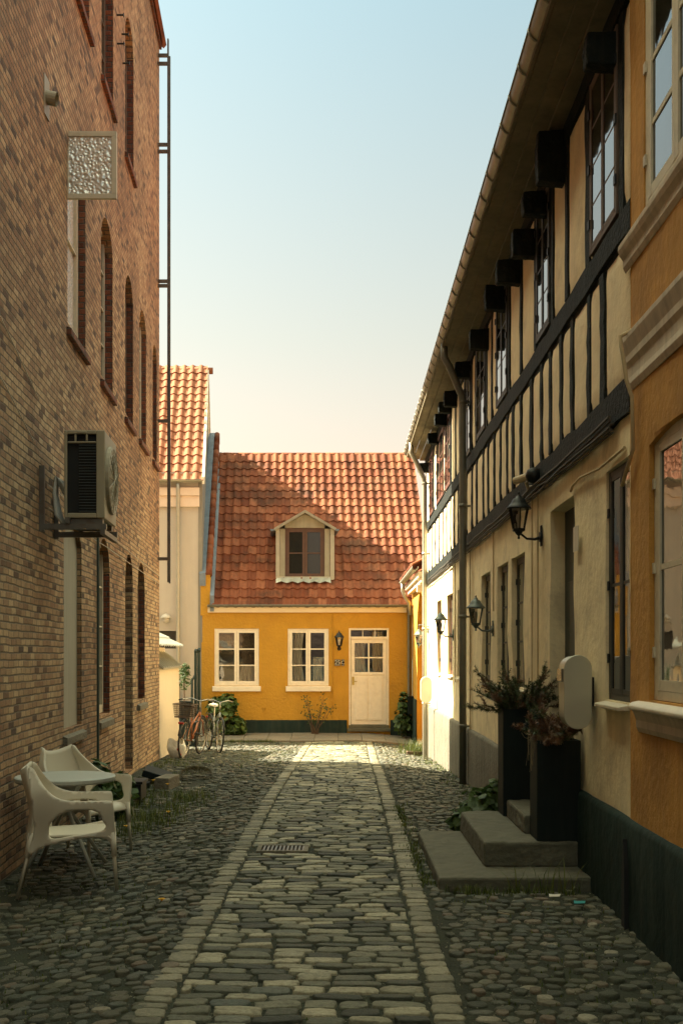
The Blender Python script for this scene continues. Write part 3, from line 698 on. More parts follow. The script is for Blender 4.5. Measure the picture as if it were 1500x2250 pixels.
def pillow(a0, a1, z0, z1):
    jj = [rnd.uniform(-.012, .012) for _ in range(8)]; nu, nv = 8, 12; sd_ = rnd.uniform(0, 50)
    def P(s, t):
        e1 = 1-abs(2*s-1)**8; e2 = 1-abs(2*t-1)**14
        lf = a0+jj[0]+(jj[1]-jj[0])*t+.010*mn.noise(Vector((t*4, sd_, 0))); rt = a1+jj[2]+(jj[3]-jj[2])*t+.010*mn.noise(Vector((t*4, sd_, 7)))
        rd = .03*(1-(1-max(0, abs(2*t-1)-.85)/.15)) if abs(2*t-1) > .85 else 0
        return (lf+rd+(rt-lf-2*rd)*s, -.006+.013*min(e1, e2)**.6+.004*mn.noise(Vector((s*2, t*4, sd_))), z0+jj[4]+(z1-z0)*t+(jj[5]-jj[4])*s)
    inf.grid(P, nu, nv)
le = [HA+.02]+low+[HB]
for p, q in zip(le, le[1:]):
    hp = .06 if p in thick else (.043 if p in low else 0); hq = .06 if q in thick else (.043 if q in low else 0)
    if q-p-hp-hq > .05: pillow(p+hp, q-hq, 3.28, 4.11)
ue = [HA+.02]+upp+[HB]
for p, q in zip(ue, ue[1:]):
    if q-p < .2: continue
    win_ = [w for w in upw if w[0]-.1 < (p+q)/2 < w[1]+.1]
    p2, q2 = p+.04, q-.04
    if win_:
        w = win_[0]
        if w[0]-p2 > .08: pillow(p2, w[0]-.01, 4.34, 5.55)
        if q2-w[1] > .08: pillow(w[1]+.01, q2, 4.34, 5.55)
        if w[0] > 9: pass
    else: pillow(p2, q2, 4.34, 5.55)
inf.build('plaster_infill', 'infill', ht, smooth=True)
for i, (a, c) in enumerate(upw):
    far = i > 4
    window(fR, ht, a, c, 4.36, 5.54, w=.022, cas=2, rows=4 if i < 2 else 3, fm='frame_red' if far else ('frame_brown' if i < 1 else 'frame_dark'), fw=.032, cw=.026, mw=.018, dep=.028, hinges='iron', gm='glass_clear', gl=.006)
for i, (a, c, z0, z1, _) in enumerate(gw):
    if i == 1: continue
    far = i >= 6
    window(fR, ht, a+.004, c-.004, z0+.004, z1-.004, w=-.02 if i == 0 else -.055, gl=.009, cas=2, rows=2 if i == 0 else 3, fm='frame_red' if far else 'frame_dark', fw=.035, cw=.03, mw=.02, dep=.09, sill=(.09, .05, .0) if i else (.1, .05, .0), sill_m='frame_cream', hinges='iron', gm='glass_pale' if i else 'glass_clear')
# house door in its recess
b = MB(fR); b.box(8.345, 9.335, -.17, -.13, .38, 2.795); M['door_green'] = mat('black green door paint', (.010, .022, .018), .5, bstr=.1); d = b.build('door', 'door_green', ht, label='dark panelled door set back in the plaster')
b = MB(fR)
for (p, q, r, s) in ((8.45, 8.8, .6, 1.3), (8.88, 9.23, .6, 1.3), (8.45, 8.8, 1.4, 2.2), (8.88, 9.23, 1.4, 2.2)): b.box(p, q, -.13, -.118, r, s)
b.build('panel', 'door_green', d, bevel=.005)
b = MB(fR); b.tube([(8.45, -.13, 1.35), (8.45, -.08, 1.35), (8.56, -.08, 1.35)], .01, 8); b.build('handle', 'brass', d)
# plinths
b = MB(fR)
def plinth(b, a0, a1, zt, out, amp, seed):
    n = int((a1-a0)/.2)
    for k in range(n):
        p, q = a0+(a1-a0)*k/n, a0+(a1-a0)*(k+1)/n; vs = []
        for a in (p, q):
            j = amp*mn.noise(Vector((a*2.3, seed, 0))); 
            for z, w in ((-.6, out+j), (.25, out+j*1.2), (zt-.03, out+j), (zt+j*.6, out-.012+j*.6), (zt+.01+j*.6, .0)): vs.append((a, w, z))
        b.add(vs, [(i, i+1, 5+i+1, 5+i) for i in range(4)])
plinth(b, HA, 8.33, .62, .045, .015, 1); b.build('plinth', 'plinth', ht, smooth=True, recalc=False, label='black tarred plinth beside the steps')
b = MB(fR); plinth(b, 9.35, HB, .60, .05, .015, 4); b.build('plinth', 'plinth_old', ht, smooth=True, recalc=False, label='worn grey plinth')
# joist ends
for i, (xl, xr, yt, yb) in enumerate([(1290, 1360, 65, 142), (1182, 1243, 283, 400), (1150, 1203, 417, 470), (1127, 1178, 500, 562), (1092, 1145, 567, 622), (1067, 1111, 623, 680), (1033, 1075, 721, 767),
        (1000, 1035, 793, 830), (976, 1005, 857, 893), (964, 992, 881, 907), (955, 984, 908, 935), (940, 963, 950, 975), (918, 943, 1016, 1038)]):
    a = aR(xr); w = (xr-xl)/F*a; zt = HC+(VY-yt)/F*a; zb = HC+(VY-yb)/F*a; b = MB(fR)
    b.prism([(.0, zb), (w, zb+.012), (w+.008, (zb+zt)/2), (w, zt-.01), (0, zt)], 'x', a, a+.13)
    rough(b.build('joist_end', 'timber', ht, bevel=.012), 3, .02, .07)
# soffit, roof, gutter, downpipes
b = MB(fR)
for k in range(3):
    w0_ = .0+k*.125; z = 5.70+k*.03
    b.box(HA, HB+.1, w0_, w0_+.122, z, z+.03)
b.build('soffit', 'soffit', ht)
b = MB(fR); b.box(HA, HB+.12, .376, .40, 5.77, 5.95); b.build('fascia', 'soffit', ht)
ft = lambda a, w, z: (XR(a)-w, a, z)
pantiles('roof', 'tile', ht, ft(HB+.12, .33, 5.95), (0, -1, 0), (1, 0, .95), 75, 13, .225, .34)
b = MB(); b.add([ft(HA, .36, 5.9), ft(HB+.1, .36, 5.9), ft(HB+.1, -3, 9.1), ft(HA, -3, 9.1), ft(HA, -6.2, 6.0), ft(HB+.1, -6.2, 6.0)], [(0, 1, 2, 3), (3, 2, 5, 4)]); b.build('roof_deck', 'soffit', ht, recalc=False)
gx = 1.355
b = MB(); half_gutter(b, (gx+.002*HA, HA, 5.89), (gx+.002*HB, HB+.15, 5.89), .088); gutter_clips(b, (gx+.002*HA, HA+.1, 5.89), (gx+.002*HB, HB+.1, 5.89), .088, .45)
gt = b.build('gutter', 'zinc', ht, smooth=True, recalc=False)
def downpipe(a, m, zt=4.9, zb=-.1):
    X = XR(a); p = MB()
    p.tube([(gx+.03, a-.05, 5.85), (gx+.03, a-.05, 5.62), (gx+.10, a-.04, 5.50), (X-.13, a-.01, 5.12), (X-.11, a, 4.98), (X-.11, a, 4.0), (X-.11, a, 2.0), (X-.11, a, zb)], .048, 14)
    for z in (5.0, 3.6, 2.1, .62): p.tube([(X-.11, a, z), (X-.11, a, z+.05)], .056, 14); p.box(X-.11, X, a-.012, a+.012, z+.01, z+.035)
    return p.build('downpipe', m, ht, smooth=True)
downpipe(15.1, 'pipe_grey', zb=g(1.6, 15)-.02); downpipe(22.2, 'zinc_new', zb=g(1.6, 22)-.02)
# cables under the beam and down the plaster
for i in range(6):
    b = MB(fR); z = 3.00+.018*i
    b.tube([(7.0+.42*k, .032+.012*(i % 3)+.008*mn.noise(Vector((k, i, 2))), z+.022*mn.noise(Vector((k*.9, i*3.1, 0)))) for k in range(39)], .008+.003*(i % 2), 5); b.build('cable', 'cable', ht)
for a, z0, z1 in ((10.05, 1.2, 3.0), (12.65, 2.1, 3.0), (9.75, .7, 3.0), (15.0, .6, 3.0), (17.0, 1.2, 3.0)):
    b = MB(fR); b.tube([(a+.01*mn.noise(Vector((k, a, 0))), .024, z0+(z1-z0)*k/6) for k in range(7)], .009, 6); b.build('conduit', 'cable_pale', ht)
b = MB(fR); b.tube([(7.4, .025, 2.84), (8.0, .022, 2.88), (8.3, .02, 2.86), (8.36, .02, 2.83)], .01, 6); b.tube([(6.76, .02, 2.86), (7.4, .025, 2.84)], .01, 6); b.build('conduit', 'cable_pale', ht)
b = MB(); cy_ = 8.6; b.box(1.38+.28, 2.3, cy_, cy_+.6, 6.2, 9.3); b.build('chimney', 'redbrick', ht)

# ------------------------------------------------------------ ochre house nearest on the right
oc = empty('ochre_house', (XR(4), 4, 0), 'dark ochre plastered house with moulded cornice at the right edge', 'house')
OB = 6.62
ops2 = [(5.1, 6.22, 1.35, 2.82, .05), (5.2, 6.33, 4.10, 5.75, 0), (1.6, 2.7, 1.35, 2.82, .09), (1.6, 2.7, 4.1, 5.75, 0)]
fO = lambda a, w, z: (XR(a)-w-.02, a, z)
wb = MB(fO); wall(wb, -4, OB, -.6, 8.2, ops2, .10, step=.35, amp=.012, seed=9); wb.build('wall', 'ochre', oc, smooth=True, recalc=False)
b = MB(fO); b.add([(OB, 0, -.6), (OB, -6, -.6), (OB, -6, 8.2), (OB, 0, 8.2)], [(0, 1, 2, 3)]); b.add([(OB, 0, 8.2), (OB, -6, 8.2), (-4, -6, 8.2), (-4, 0, 8.2)], [(0, 1, 2, 3)]); b.build('side_wall', 'ochre', oc, recalc=False)
window(fO, oc, 5.104, 6.216, 1.354, 2.816, w=-.03, cas=2, rows=2, fm='frame_cream', fw=.05, cw=.05, mw=.03, dep=.06, hinges='frame_cream', gl=.012)
window(fO, oc, 5.204, 6.326, 4.104, 5.746, w=-.01, cas=2, rows=4, cols=1, fm='frame_cream', fw=.06, cw=.05, mw=.03, dep=.08, hinges='frame_cream', gl=.012)
for (q, r) in ((1.354, 2.816), (4.104, 5.746)): window(fO, oc, 1.604, 2.696, q, r, w=-.06, cas=2, rows=3, fm='frame_cream', fw=.06, cw=.055)
def mould(prof, a0, a1, name, m='stone_trim'):
    b = MB(fO); b.prism([(0, prof[0][1])]+prof+[(0, prof[-1][1])], 'x', a0, a1); return b.build(name, m, oc, bevel=.003)
mould([(.006, 3.16), (.02, 3.20), (.012, 3.24), (.012, 3.30), (.028, 3.33), (.028, 3.37), (.042, 3.42), (.05, 3.45), (.05, 3.48)], -4, OB+.02, 'cornice')
mould([(.006, 3.90), (.02, 3.93), (.02, 3.97), (.04, 4.0), (.05, 4.03), (.05, 4.06), (.01, 4.09)], 4.9, OB+.10, 'sill_course')
mould([(.006, 1.16), (.02, 1.19), (.02, 1.23), (.035, 1.27), (.045, 1.285)], 4.8, OB-.20, 'window_sill')
b = MB(fO); b.prism([(-.06, 1.285), (.058, 1.287), (.062, 1.31), (.045, 1.33), (-.06, 1.352)], 'x', 4.8, OB-.18); b.build('window_sill', 'frame_white', oc, bevel=.008)
b = MB(fO); plinth(b, -4, OB, .62, .035, .015, 6); b.build('plinth', 'plinth', oc, smooth=True, recalc=False)
b = MB(fO); b.tube([(6.52, .02, 3.50), (6.5, .09, 3.46), (6.5, .085, 3.40), (6.48, .08, 3.34), (6.48, .06, 3.2), (6.47, .03, 3.1), (6.46, .025, 2.8), (6.70, .03, 2.62)], .012, 8)
b.build('cable', 'cable_pale', oc, smooth=True)
b = MB(fO); a = aR(1392)-.06; b.prism([(a-.035, -.1), (a+.035, -.1), (a+.03, .35), (a, .52), (a-.03, .35)], 'y', .03, .062); b.build('plinth_seam', 'black', oc)

# ------------------------------------------------------------ the yellow house that closes the alley
Y0 = 28.0; yh = empty('yellow_house', (-.9, Y0, -.36), 'small yellow plastered house with red tiled roof closing the end of the alley', 'house')
fy = fY(Y0)
px = lambda x, Y=Y0: (x-VX)/F*Y
pz = lambda y, Y=Y0: HC+(VY-y)/F*Y
xl, xr = px(443), px(905); ze = 2.86
wins = [(px(471), px(569), pz(1507), pz(1381)), (px(632), px(722), pz(1507), pz(1381))]
dr = (px(766), px(854), pz(1605), pz(1380))
ops3 = [(*w, 0) for w in wins]+[(*dr, 0)]
wb = MB(fy); wall(wb, xl, xr, -.8, 2.83, ops3, .12, step=.3, amp=.014, seed=4); wb.build('wall', 'yellow', yh, smooth=True, recalc=False)
b = MB(); b.add([(xl, Y0, 2.83), (xl, Y0, -.8), (xl, 36.2, -.8), (xl, 36.2, 3), (xl, 32.1, 7.4), (xr, Y0, -.8), (xr, 36.2, -.8), (xr, 36.2, 3), (xr, 32.1, 7.3), (xr, Y0, 2.83)], [(0, 1, 2, 3, 4), (9, 5, 6, 7, 8), (2, 6, 7, 3)]); b.build('gable_wall', 'yellow', yh, recalc=False)
for (a, c, q, r) in wins:
    window(fy, yh, a+.003, c-.003, q+.003, r-.003, w=-.02, cas=2, rows=3, fm='frame_white', fw=.05, cw=.055, mw=.028, dep=.07, sill=(.08, .14, .05), sill_m='frame_white', gm='clear')
def room(a, c, q, r, folds):
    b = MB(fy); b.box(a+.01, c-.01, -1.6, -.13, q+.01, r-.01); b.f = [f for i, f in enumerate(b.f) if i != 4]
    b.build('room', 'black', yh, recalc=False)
    for (u0, u1, v0, v1, th) in folds:
        x0_, x1_ = a+(c-a)*u0, a+(c-a)*u1; z0_, z1_ = q+(r-q)*v0, q+(r-q)*v1; b = MB(fy)
        b.grid(lambda u, v: (x0_+(x1_-x0_)*u*(1-.25*th*math.sin(PI*v)), -.2+.035*math.sin(u*9*PI), z0_+(z1_-z0_)*v), 40, 8); b.build('curtain', 'curtain', yh, smooth=True, recalc=False)
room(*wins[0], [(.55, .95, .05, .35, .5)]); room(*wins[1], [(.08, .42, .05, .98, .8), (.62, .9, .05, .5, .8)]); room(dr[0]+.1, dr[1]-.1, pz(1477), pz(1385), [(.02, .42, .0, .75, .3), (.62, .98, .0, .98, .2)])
# front door
b = MB(fy); a, c, q, r = dr; tz = pz(1404)
b.box(a, a+.05, -.09, -.01, q, r); b.box(c-.05, c, -.09, -.01, q, r); b.box(a+.05, c-.05, -.09, -.011, r-.05, r); b.box(a+.05, c-.05, -.09, -.008, tz, tz+.06)
for kx in (1/3, 2/3): 
    xx = a+.05+(c-a-.1)*kx; b.box(xx-.008, xx+.008, -.06, -.03, tz+.06, r-.05)
d = b.build('door', 'frame_white', yh, bevel=.004)
b = MB(fy); b.box(a+.04, c-.04, -.075, -.065, tz+.05, r-.04); b.build('transom_pane', 'clear', d)
b = MB(fy); da, dc = a+.06, c-.06; dq = pz(1592); dt = tz-.005
gA, gC, gq, gt_ = px(779), px(841), pz(1477), pz(1413)
b.box(da, gA, -.07, -.025, dq, dt); b.box(gC, dc, -.07, -.025, dq, dt); b.box(gA, gC, -.07, -.025, gt_, dt); b.box(gA, gC, -.07, -.025, dq, gq)
mid = (gA+gC)/2; b.box(mid-.018, mid+.018, -.065, -.03, gq, gt_); zm = (gq+gt_)/2; b.box(gA, gC, -.065, -.031, zm-.018, zm+.018)
lf = b.build('leaf', 'frame_white', d)
b = MB(fy)
for p, s in ((px(781), mid-.03), (mid+.03, px(840))):
    zq, zt2 = pz(1582), pz(1487)
    b.box(p, s, -.024, -.012, zq, zt2); 
b.box(px(777), px(844), -.024, -.014, pz(1483), pz(1479)); b.build('panel', 'frame_white', d, bevel=.008)
b = MB(fy); b.box(gA-.01, gC+.01, -.058, -.05, gq-.01, gt_+.01); b.build('pane', 'clear', d)
b = MB(fy); b.box(px(773), px(778), -.025, -.015, pz(1505), pz(1487)); b.tube([(px(776), -.015, pz(1497)), (px(776), .03, pz(1497)), (px(784), .03, pz(1497))], .01, 8); b.build('handle', 'brass', d)
b = MB(fy); b.box(a-.03, c+.03, -.05, .12, pz(1607), pz(1600)); b.box(a-.0, c+.0, -.02, .06, pz(1600), pz(1593)); b.build('doorstep', 'concrete', yh, bevel=.01)
b = MB(fy); b.box(xl, px(762), .002, .03, -.8, pz(1582)); b.box(px(857), xr, .002, .03, -.8, pz(1582)); b.build('plinth', 'plinth', yh, bevel=.01)
b = MB(fy); b.box(px(457), px(893), .004, .06, pz(1346), pz(1336)); b.box(px(457), px(893), .004, .10, pz(1336), pz(1331)); b.build('cornice', 'cream_trim', yh, bevel=.006)
b = MB(fy); b.tube([(px(730), .015, pz(z)) for z in (1346, 1400, 1480, 1580)], .008, 6); b.build('conduit', 'yellow', yh)
b = MB(fy); b.tube([(px(580), .0, pz(1556)), (px(580), .03, pz(1556)), (px(580), .03, pz(1566))], .014, 6); b.box(px(575), px(584), .005, .02, pz(1556), pz(1553)); b.build('wall_tap', 'yellow', yh)
pantiles('roof', 'tile', yh, (px(464), Y0-.08, ze-.03), (1, 0, 0), (0, 1, 1.1), 25, 19, .222, .323)
b = MB(); b.add([(xl, Y0-.02, ze-.06), (xr+.46, Y0-.02, ze-.06), (xr+.46, 32.1, 7.3), (xl, 32.1, 7.3), (xl, 36.3, 2.8), (xr+.46, 36.3, 2.8)], [(0, 1, 2, 3), (3, 2, 5, 4)]); b.build('roof_deck', 'frame_red', yh, recalc=False)
b = MB(); ridge_tiles(b, (px(478, 32.1), 32.12, 7.36), (2.3, 32.12, 7.36), .085, 14); b.build('ridge_tiles', 'tile', yh, smooth=True)
b = MB(); half_gutter(b, (px(457), Y0-.14, ze+.0), (px(897), Y0-.14, ze-.0), .055); gutter_clips(b, (px(457), Y0-.14, ze), (px(897), Y0-.14, ze), .055, .42); b.build('gutter', 'pipe_grey', yh, smooth=True, recalc=False)
b = MB(); b.tube([(px(897), Y0-.14, 2.84), (px(897), Y0-.12, 2.70), (px(897), Y0-.07, 2.6), (px(897), Y0-.07, .6), (px(897), Y0-.07, -.4)], .036, 12); b.build('downpipe', 'pipe_grey', yh, smooth=True)
# firewall coping left of the roof, lead covered
xa0, xa1 = px(441), px(462)
b = MB()
p0 = (Y0-.02, 3.62); p1 = (32.1, 7.92)
b.prism([(p0[0], 2.6), (p0[0], p0[1]), p1, (p1[0], 6.6)], 'x', xa0, xa1-.0); b.build('firewall', 'yellow', yh)
b = MB(); nx = 8
for k in range(nx):
    t0, t1 = k/nx, (k+1)/nx+.01; ya, yb2 = p0[0]+(p1[0]-p0[0])*t0, p0[0]+(p1[0]-p0[0])*t1; za_, zb_ = p0[1]+(p1[1]-p0[1])*t0, p0[1]+(p1[1]-p0[1])*t1; e = .004*(k % 2)
    b.add([(xa0-.03-e, ya-.03, za_-.28), (xa0-.03-e, ya-.03, za_+.03+e), (xa0+.13, ya-.03, za_+.05+e), (xa0+.13, yb2-.03, zb_+.05), (xa0-.03-e, yb2-.03, zb_+.03+e), (xa0-.03-e, yb2-.03, zb_-.28), (xa0+.13, ya-.03, za_-.28), (xa0+.13, yb2-.03, zb_-.28)],
          [(0, 1, 4, 5), (1, 2, 3, 4), (0, 6, 2, 1), (6, 7, 3, 2)])
b.build('lead_capping', 'lead', yh)
b = MB(); 
n = 16
for k in range(n):
    t0, t1 = k/n, (k+1)/n+.012; b.tube([(xa0+.20, p0[0]+(p1[0]-p0[0])*t0, p0[1]+(p1[1]-p0[1])*t0), (xa0+.20, p0[0]+(p1[0]-p0[0])*t1, p0[1]+(p1[1]-p0[1])*t1)], [.095, .08], 10)
b.build('coping_tiles', 'tile', yh, smooth=True)
b = MB(); b.prism([(Y0-.1, 2.70), (Y0-.1, 3.10), (32.1, 7.45), (32.1, 7.2)], 'x', xa1-.0, xa1+.10); b.build('lead_flashing', 'lead', yh)
# dormer
dm = MB(); D = 28.57; q = lambda x: px(x, D); w_ = lambda y: pz(y, D)
fd = fY(D)
dm.box(q(617), q(629), D-.03, D+.02, w_(1272), w_(1160)) if False else None
dz0 = w_(1272); dz1 = w_(1162)
b = MB(fd); b.box(q(618), q(629), -.05, .03, dz0, dz1); b.box(q(716), q(727), -.05, .03, dz0, dz1); b.box(q(629), q(716), -.05, .028, w_(1160), w_(1155))
b.prism([(q(618), w_(1155)), (q(727), w_(1155)), (q(727), w_(1152)), (q(672), w_(1130)), (q(618), w_(1152))], 'y', -.05, .03)
dmo = b.build('dormer', 'dormer_grey', yh)
b = MB(); yr = lambda z: Y0+(z-ze)/1.1
for s, x in ((-1, q(618)), (1, q(727))):
    b.add([(x, D-.01, dz0), (x, D-.01, dz1+.05), (x, yr(dz1+.05)+.1, dz1+.05)], [(0, 1, 2)])
b.build('cheek', 'lead', dmo)
b = MB(); ap = w_(1122); ev = w_(1162); 
for s, xe_ in ((-1, q(605)), (1, q(741))):
    xm = q(672.5); yb_ = yr(ap)+.1; ye_ = yr(ev)+.15
    b.add([(xe_, D-.18, ev), (xm, D-.18, ap), (xm, yb_, ap), (xe_, ye_, ev), (xe_, D-.18, ev-.075), (xm, D-.18, ap-.075), (xm, yb_, ap-.06), (xe_, ye_, ev-.06)],
          [(0, 1, 2, 3), (0, 4, 5, 1), (4, 7, 6, 5), (0, 3, 7, 4)])
b.build('dormer_roof', 'zinc', dmo)
b = MB()
for x in (q(601), q(743)): half_gutter(b, (x, D-.22, ev-.03), (x, yr(ev)-.1, ev-.03), .045); b.box(x-.04, x+.04, D-.225, D-.215, ev-.075, ev-.03)
b.build('dormer_gutter', 'lead', dmo, recalc=False)
b = MB(); b.add([(q(609)+.14*k*.999, D-.20, dz0-.10+(.028 if k % 2 else -.02)) for k in range(11)]+[(q(609)+.14*k*.999, D-.03, dz0+.05) for k in range(11)], [(k, k+1, 12+k, 11+k) for k in range(10)])
b.box(q(609), q(736), D-.045, D-.02, dz0-.02, dz0+.06)
b.box(q(609), q(617.5), D-.06, D-.03, dz0-.03, dz1); b.box(q(728), q(737), D-.06, D-.03, dz0-.03, dz1)
b.build('apron_flashing', 'zinc_new', dmo)
window(fd, yh, q(629)+.002, q(716)-.002, dz0+.02, w_(1160)-.002, w=.0, cas=2, rows=2, fm='frame_umber', fw=.045, cw=.06, mw=.03, dep=.05, gm='glass_clear', label='dark red framed dormer window')

def shear(o, k):
    if o.type == 'MESH':
        oy = ORG[o].y
        for v in o.data.vertices: v.co.x -= k*(v.co.y+oy-28)
    for ch in o.children: shear(ch, k)
shear(yh, .06)
# number plates
npl = empty('house_number', (px(744), Y0-.02, pz(1462)), 'small black and white enamel plates reading 25 C beside the white door', 'number sign')
for (p, s, txt) in ((735, 747.5, '25'), (750, 756.5, 'C')):
    b = MB(fy); b.box(px(p), px(s), .012, .026, pz(1463), pz(1449)); pl = b.build('plate', 'black', npl, bevel=.002)
    b = MB(fy); za_, zb_ = pz(1462.3), pz(1449.7); xa_, xb2 = px(p+.7), px(s-.7)
    b.box(xa_, xb2, .0262, .0268, za_, za_+.006); b.box(xa_, xb2, .0262, .0268, zb_-.006, zb_)
    b.build('border', 'white_box', pl)
    cx = px((p+s)/2); cz = pz(1456); text_part(txt, .145 if txt != 'C' else .13, 'white_box', pl, (lambda cx, cz: lambda x, y, z: (cx+x, Y0-.028-z, cz+y))(cx, cz), 'digits' if txt != 'C' else 'letter')

# ------------------------------------------------------------ white house behind on the left
wh = empty('white_house', (-5, 28, -.4), 'tall pale rendered house with bright salmon tiled roof behind the brick corner', 'house')
x1 = px(436); ez = 6.0; x0 = -9.5
wb = MB(fY(28.02)); wall(wb, x0, x1, -.8, ez+.2, [(px(340), px(388), pz(1425), pz(1386), 0)], .2, step=1.5); wb.build('wall', 'white_wall', wh, recalc=False)
b = MB(); b.box(px(340), px(388), 28.15, 28.2, pz(1425), pz(1386)); b.build('window', 'frame_dark', wh)
b = MB(); b.prism([(28.0, -.8), (34.4, -.8), (34.4, ez), (31.2, ez+3.45), (28.0, ez)], 'x', x1, x1+.10); b.build('gable_wall', 'gable_grey', wh)
b = MB(); b.prism([(27.85, ez-.12), (27.85, ez+.06), (31.2, ez+3.66), (34.6, ez-.02), (34.6, ez-.15), (31.2, ez+3.46)], 'x', x1+.10, x1+.16); b.build('verge_board', 'frame_white', wh)
pantiles('roof', 'tile_new', wh, (x1+.11-.235*26, 27.86, ez-.02), (1, 0, 0), (0, 1, 1.1), 26, 15, .235, .335)
b = MB(); b.add([(x0, 27.9, ez), (x1, 27.9, ez), (x1, 31.2, ez+3.5), (x0, 31.2, ez+3.5), (x0, 34.5, ez), (x1, 34.5, ez)], [(0, 1, 2, 3), (3, 2, 5, 4)]); b.build('roof_deck', 'frame_red', wh, recalc=False)
b = MB(); ridge_tiles(b, (x1+.15-.4*15, 31.2, ez+3.56), (x1+.15, 31.2, ez+3.56), .10, 15); b.build('ridge_tiles', 'tile_new', wh, smooth=True)
b = MB(); half_gutter(b, (x0, 27.82, ez-.02), (x1+.1, 27.82, ez-.02), .065); b.build('gutter', 'zinc', wh, smooth=True, recalc=False)
b = MB(fY(28.0)); b.box(x0, x1+.03, 0, .10, pz(1090), pz(1072)); b.box(x0, x1+.03, 0, .14, pz(1096), pz(1090)+.001) if False else None
b.box(x0, x1+.03, 0, .05, pz(1114), pz(1090)); b.build('cornice', 'pink_trim', wh, bevel=.01)
b = MB(); X = px(392); b.tube([(X, 27.85, ez-.1), (X, 27.90, ez-.3), (X, 27.90, 4), (X, 27.90, .5), (X, 27.90, -.4)], .05, 12); b.build('downpipe', 'zinc_new', wh, smooth=True)
b = MB(); X, Zz = px(365), pz(1357); b.lathe([(.13, -.02), (.13, .0), (.09, .06), (.02, .10)], (X, 27.93, Zz), 14); b.lathe([(.08, -.12), (.08, -.02)], (X, 27.93, Zz), 14); b.build('wall_vent', 'white_box', wh, smooth=True)

shear(wh, .085)
# ------------------------------------------------------------ arched gateway at the far right
ga = empty('arched_gateway', (XR(25.5), 25.5, -.4), 'yellow arched gateway with small tiled roof between the half timbered house and the yellow house', 'gateway')
wb = MB(fR); wall(wb, HB+.02, 27.98, -.8, 3.38, [(23.9, 26.2, -.6, 3.05, .9)], .35, step=.4, amp=.01, seed=3); wb.build('wall', 'yellow', ga, smooth=True, recalc=False)
b = MB(fR); b.add([(HB, -.9, -.8), (28, -.9, -.8), (28, -.9, 3.6), (HB, -.9, 3.6)], [(0, 1, 2, 3)]); b.build('back_wall', 'ochre', ga, recalc=False)
b = MB(fR); b.box(26.2, 27.97, .002, .03, -.8, .55); b.box(HB+.03, 23.9, .002, .03, -.8, .55); b.build('plinth', 'plinth', ga)
b = MB(fR); b.box(HB-.3, 27.9, 0, .18, 3.22, 3.34); b.box(HB-.3, 27.9, 0, .12, 3.12, 3.22); b.build('cornice', 'cream_trim', ga, bevel=.01)
pantiles('roof', 'tile', ga, ft(27.9, .26, 3.46), (0, -1, 0), (1, 0, .6), 22, 4, .225, .33)
b = MB(); X = XR(25)-.26; half_gutter(b, (X, HB-.5, 3.42), (X, 27.85, 3.42), .06); gutter_clips(b, (X, HB-.45, 3.42), (X, 27.8, 3.42), .06, .3)
b.tube([(X, 27.6, 3.38), (X, 27.6, 3.2), (X+.06, 27.6, 3.05), (X+.16, 27.65, 2.9), (X+.2, 27.65, 2.6)], .045, 12); b.build('gutter', 'zinc_new', ga, smooth=True, recalc=False)
b = MB(fR); b.box(23.7, 23.95, .02, .16, 2.95, 3.1); b.build('junction_box', 'white_box', ga, bevel=.01)
b = MB(); X = px(901, 27.4); b.box(X-.06, X+.08, 27.35, 27.55, .15, .60); tag(b.build('meter_box', 'planter', bevel=.01), 'small black box on the wall between the yellow house and the gateway', 'meter box')

# ------------------------------------------------------------ low outbuilding past the brick corner
ob = empty('outbuilding', (XL(21.7), 21.7, -.3), 'low cream outbuilding with ribbed metal lean-to roof past the brick corner', 'outbuilding')
wb = MB(fL); wall(wb, BE+.01, 23.7, -.7, 1.38, [], .1, step=.3, amp=.012, seed=8); wb.build('wall', 'cream_trim', ob, smooth=True, recalc=False)
b = MB(fL); b.box(BE+.02, 23.7, -1.8, -.01, -.7, 1.37); b.build('back_walls', 'cream_trim', ob)
b = MB(fL); b.prism([(.07, 1.34), (.07, 1.375), (-.28, 1.66), (-.28, 1.60)], 'x', BE+.02, 23.76)
for k in range(11): 
    a = BE+.06+k*.37; b.add([(a, .075, 1.37), (a+.02, .075, 1.37), (a+.02, -.28, 1.665), (a, -.28, 1.665), (a, .075, 1.40), (a+.02, .075, 1.40), (a+.02, -.28, 1.695), (a, -.28, 1.695)], [(4, 5, 6, 7), (0, 1, 5, 4), (1, 2, 6, 5), (3, 0, 4, 7)])
b.build('lean_to_roof', 'zinc_new', ob)
b = MB(fL); b.box(BE+.02, 23.5, -.6, -.28, 1.37, 1.76); b.build('upstand', 'cream_trim', ob)
pantiles('roof', 'zinc_new', ob, fL(BE+.03, -.14, 1.78), (0, 1, 0), (-1, 0, .55), 15, 3, .235, .33)

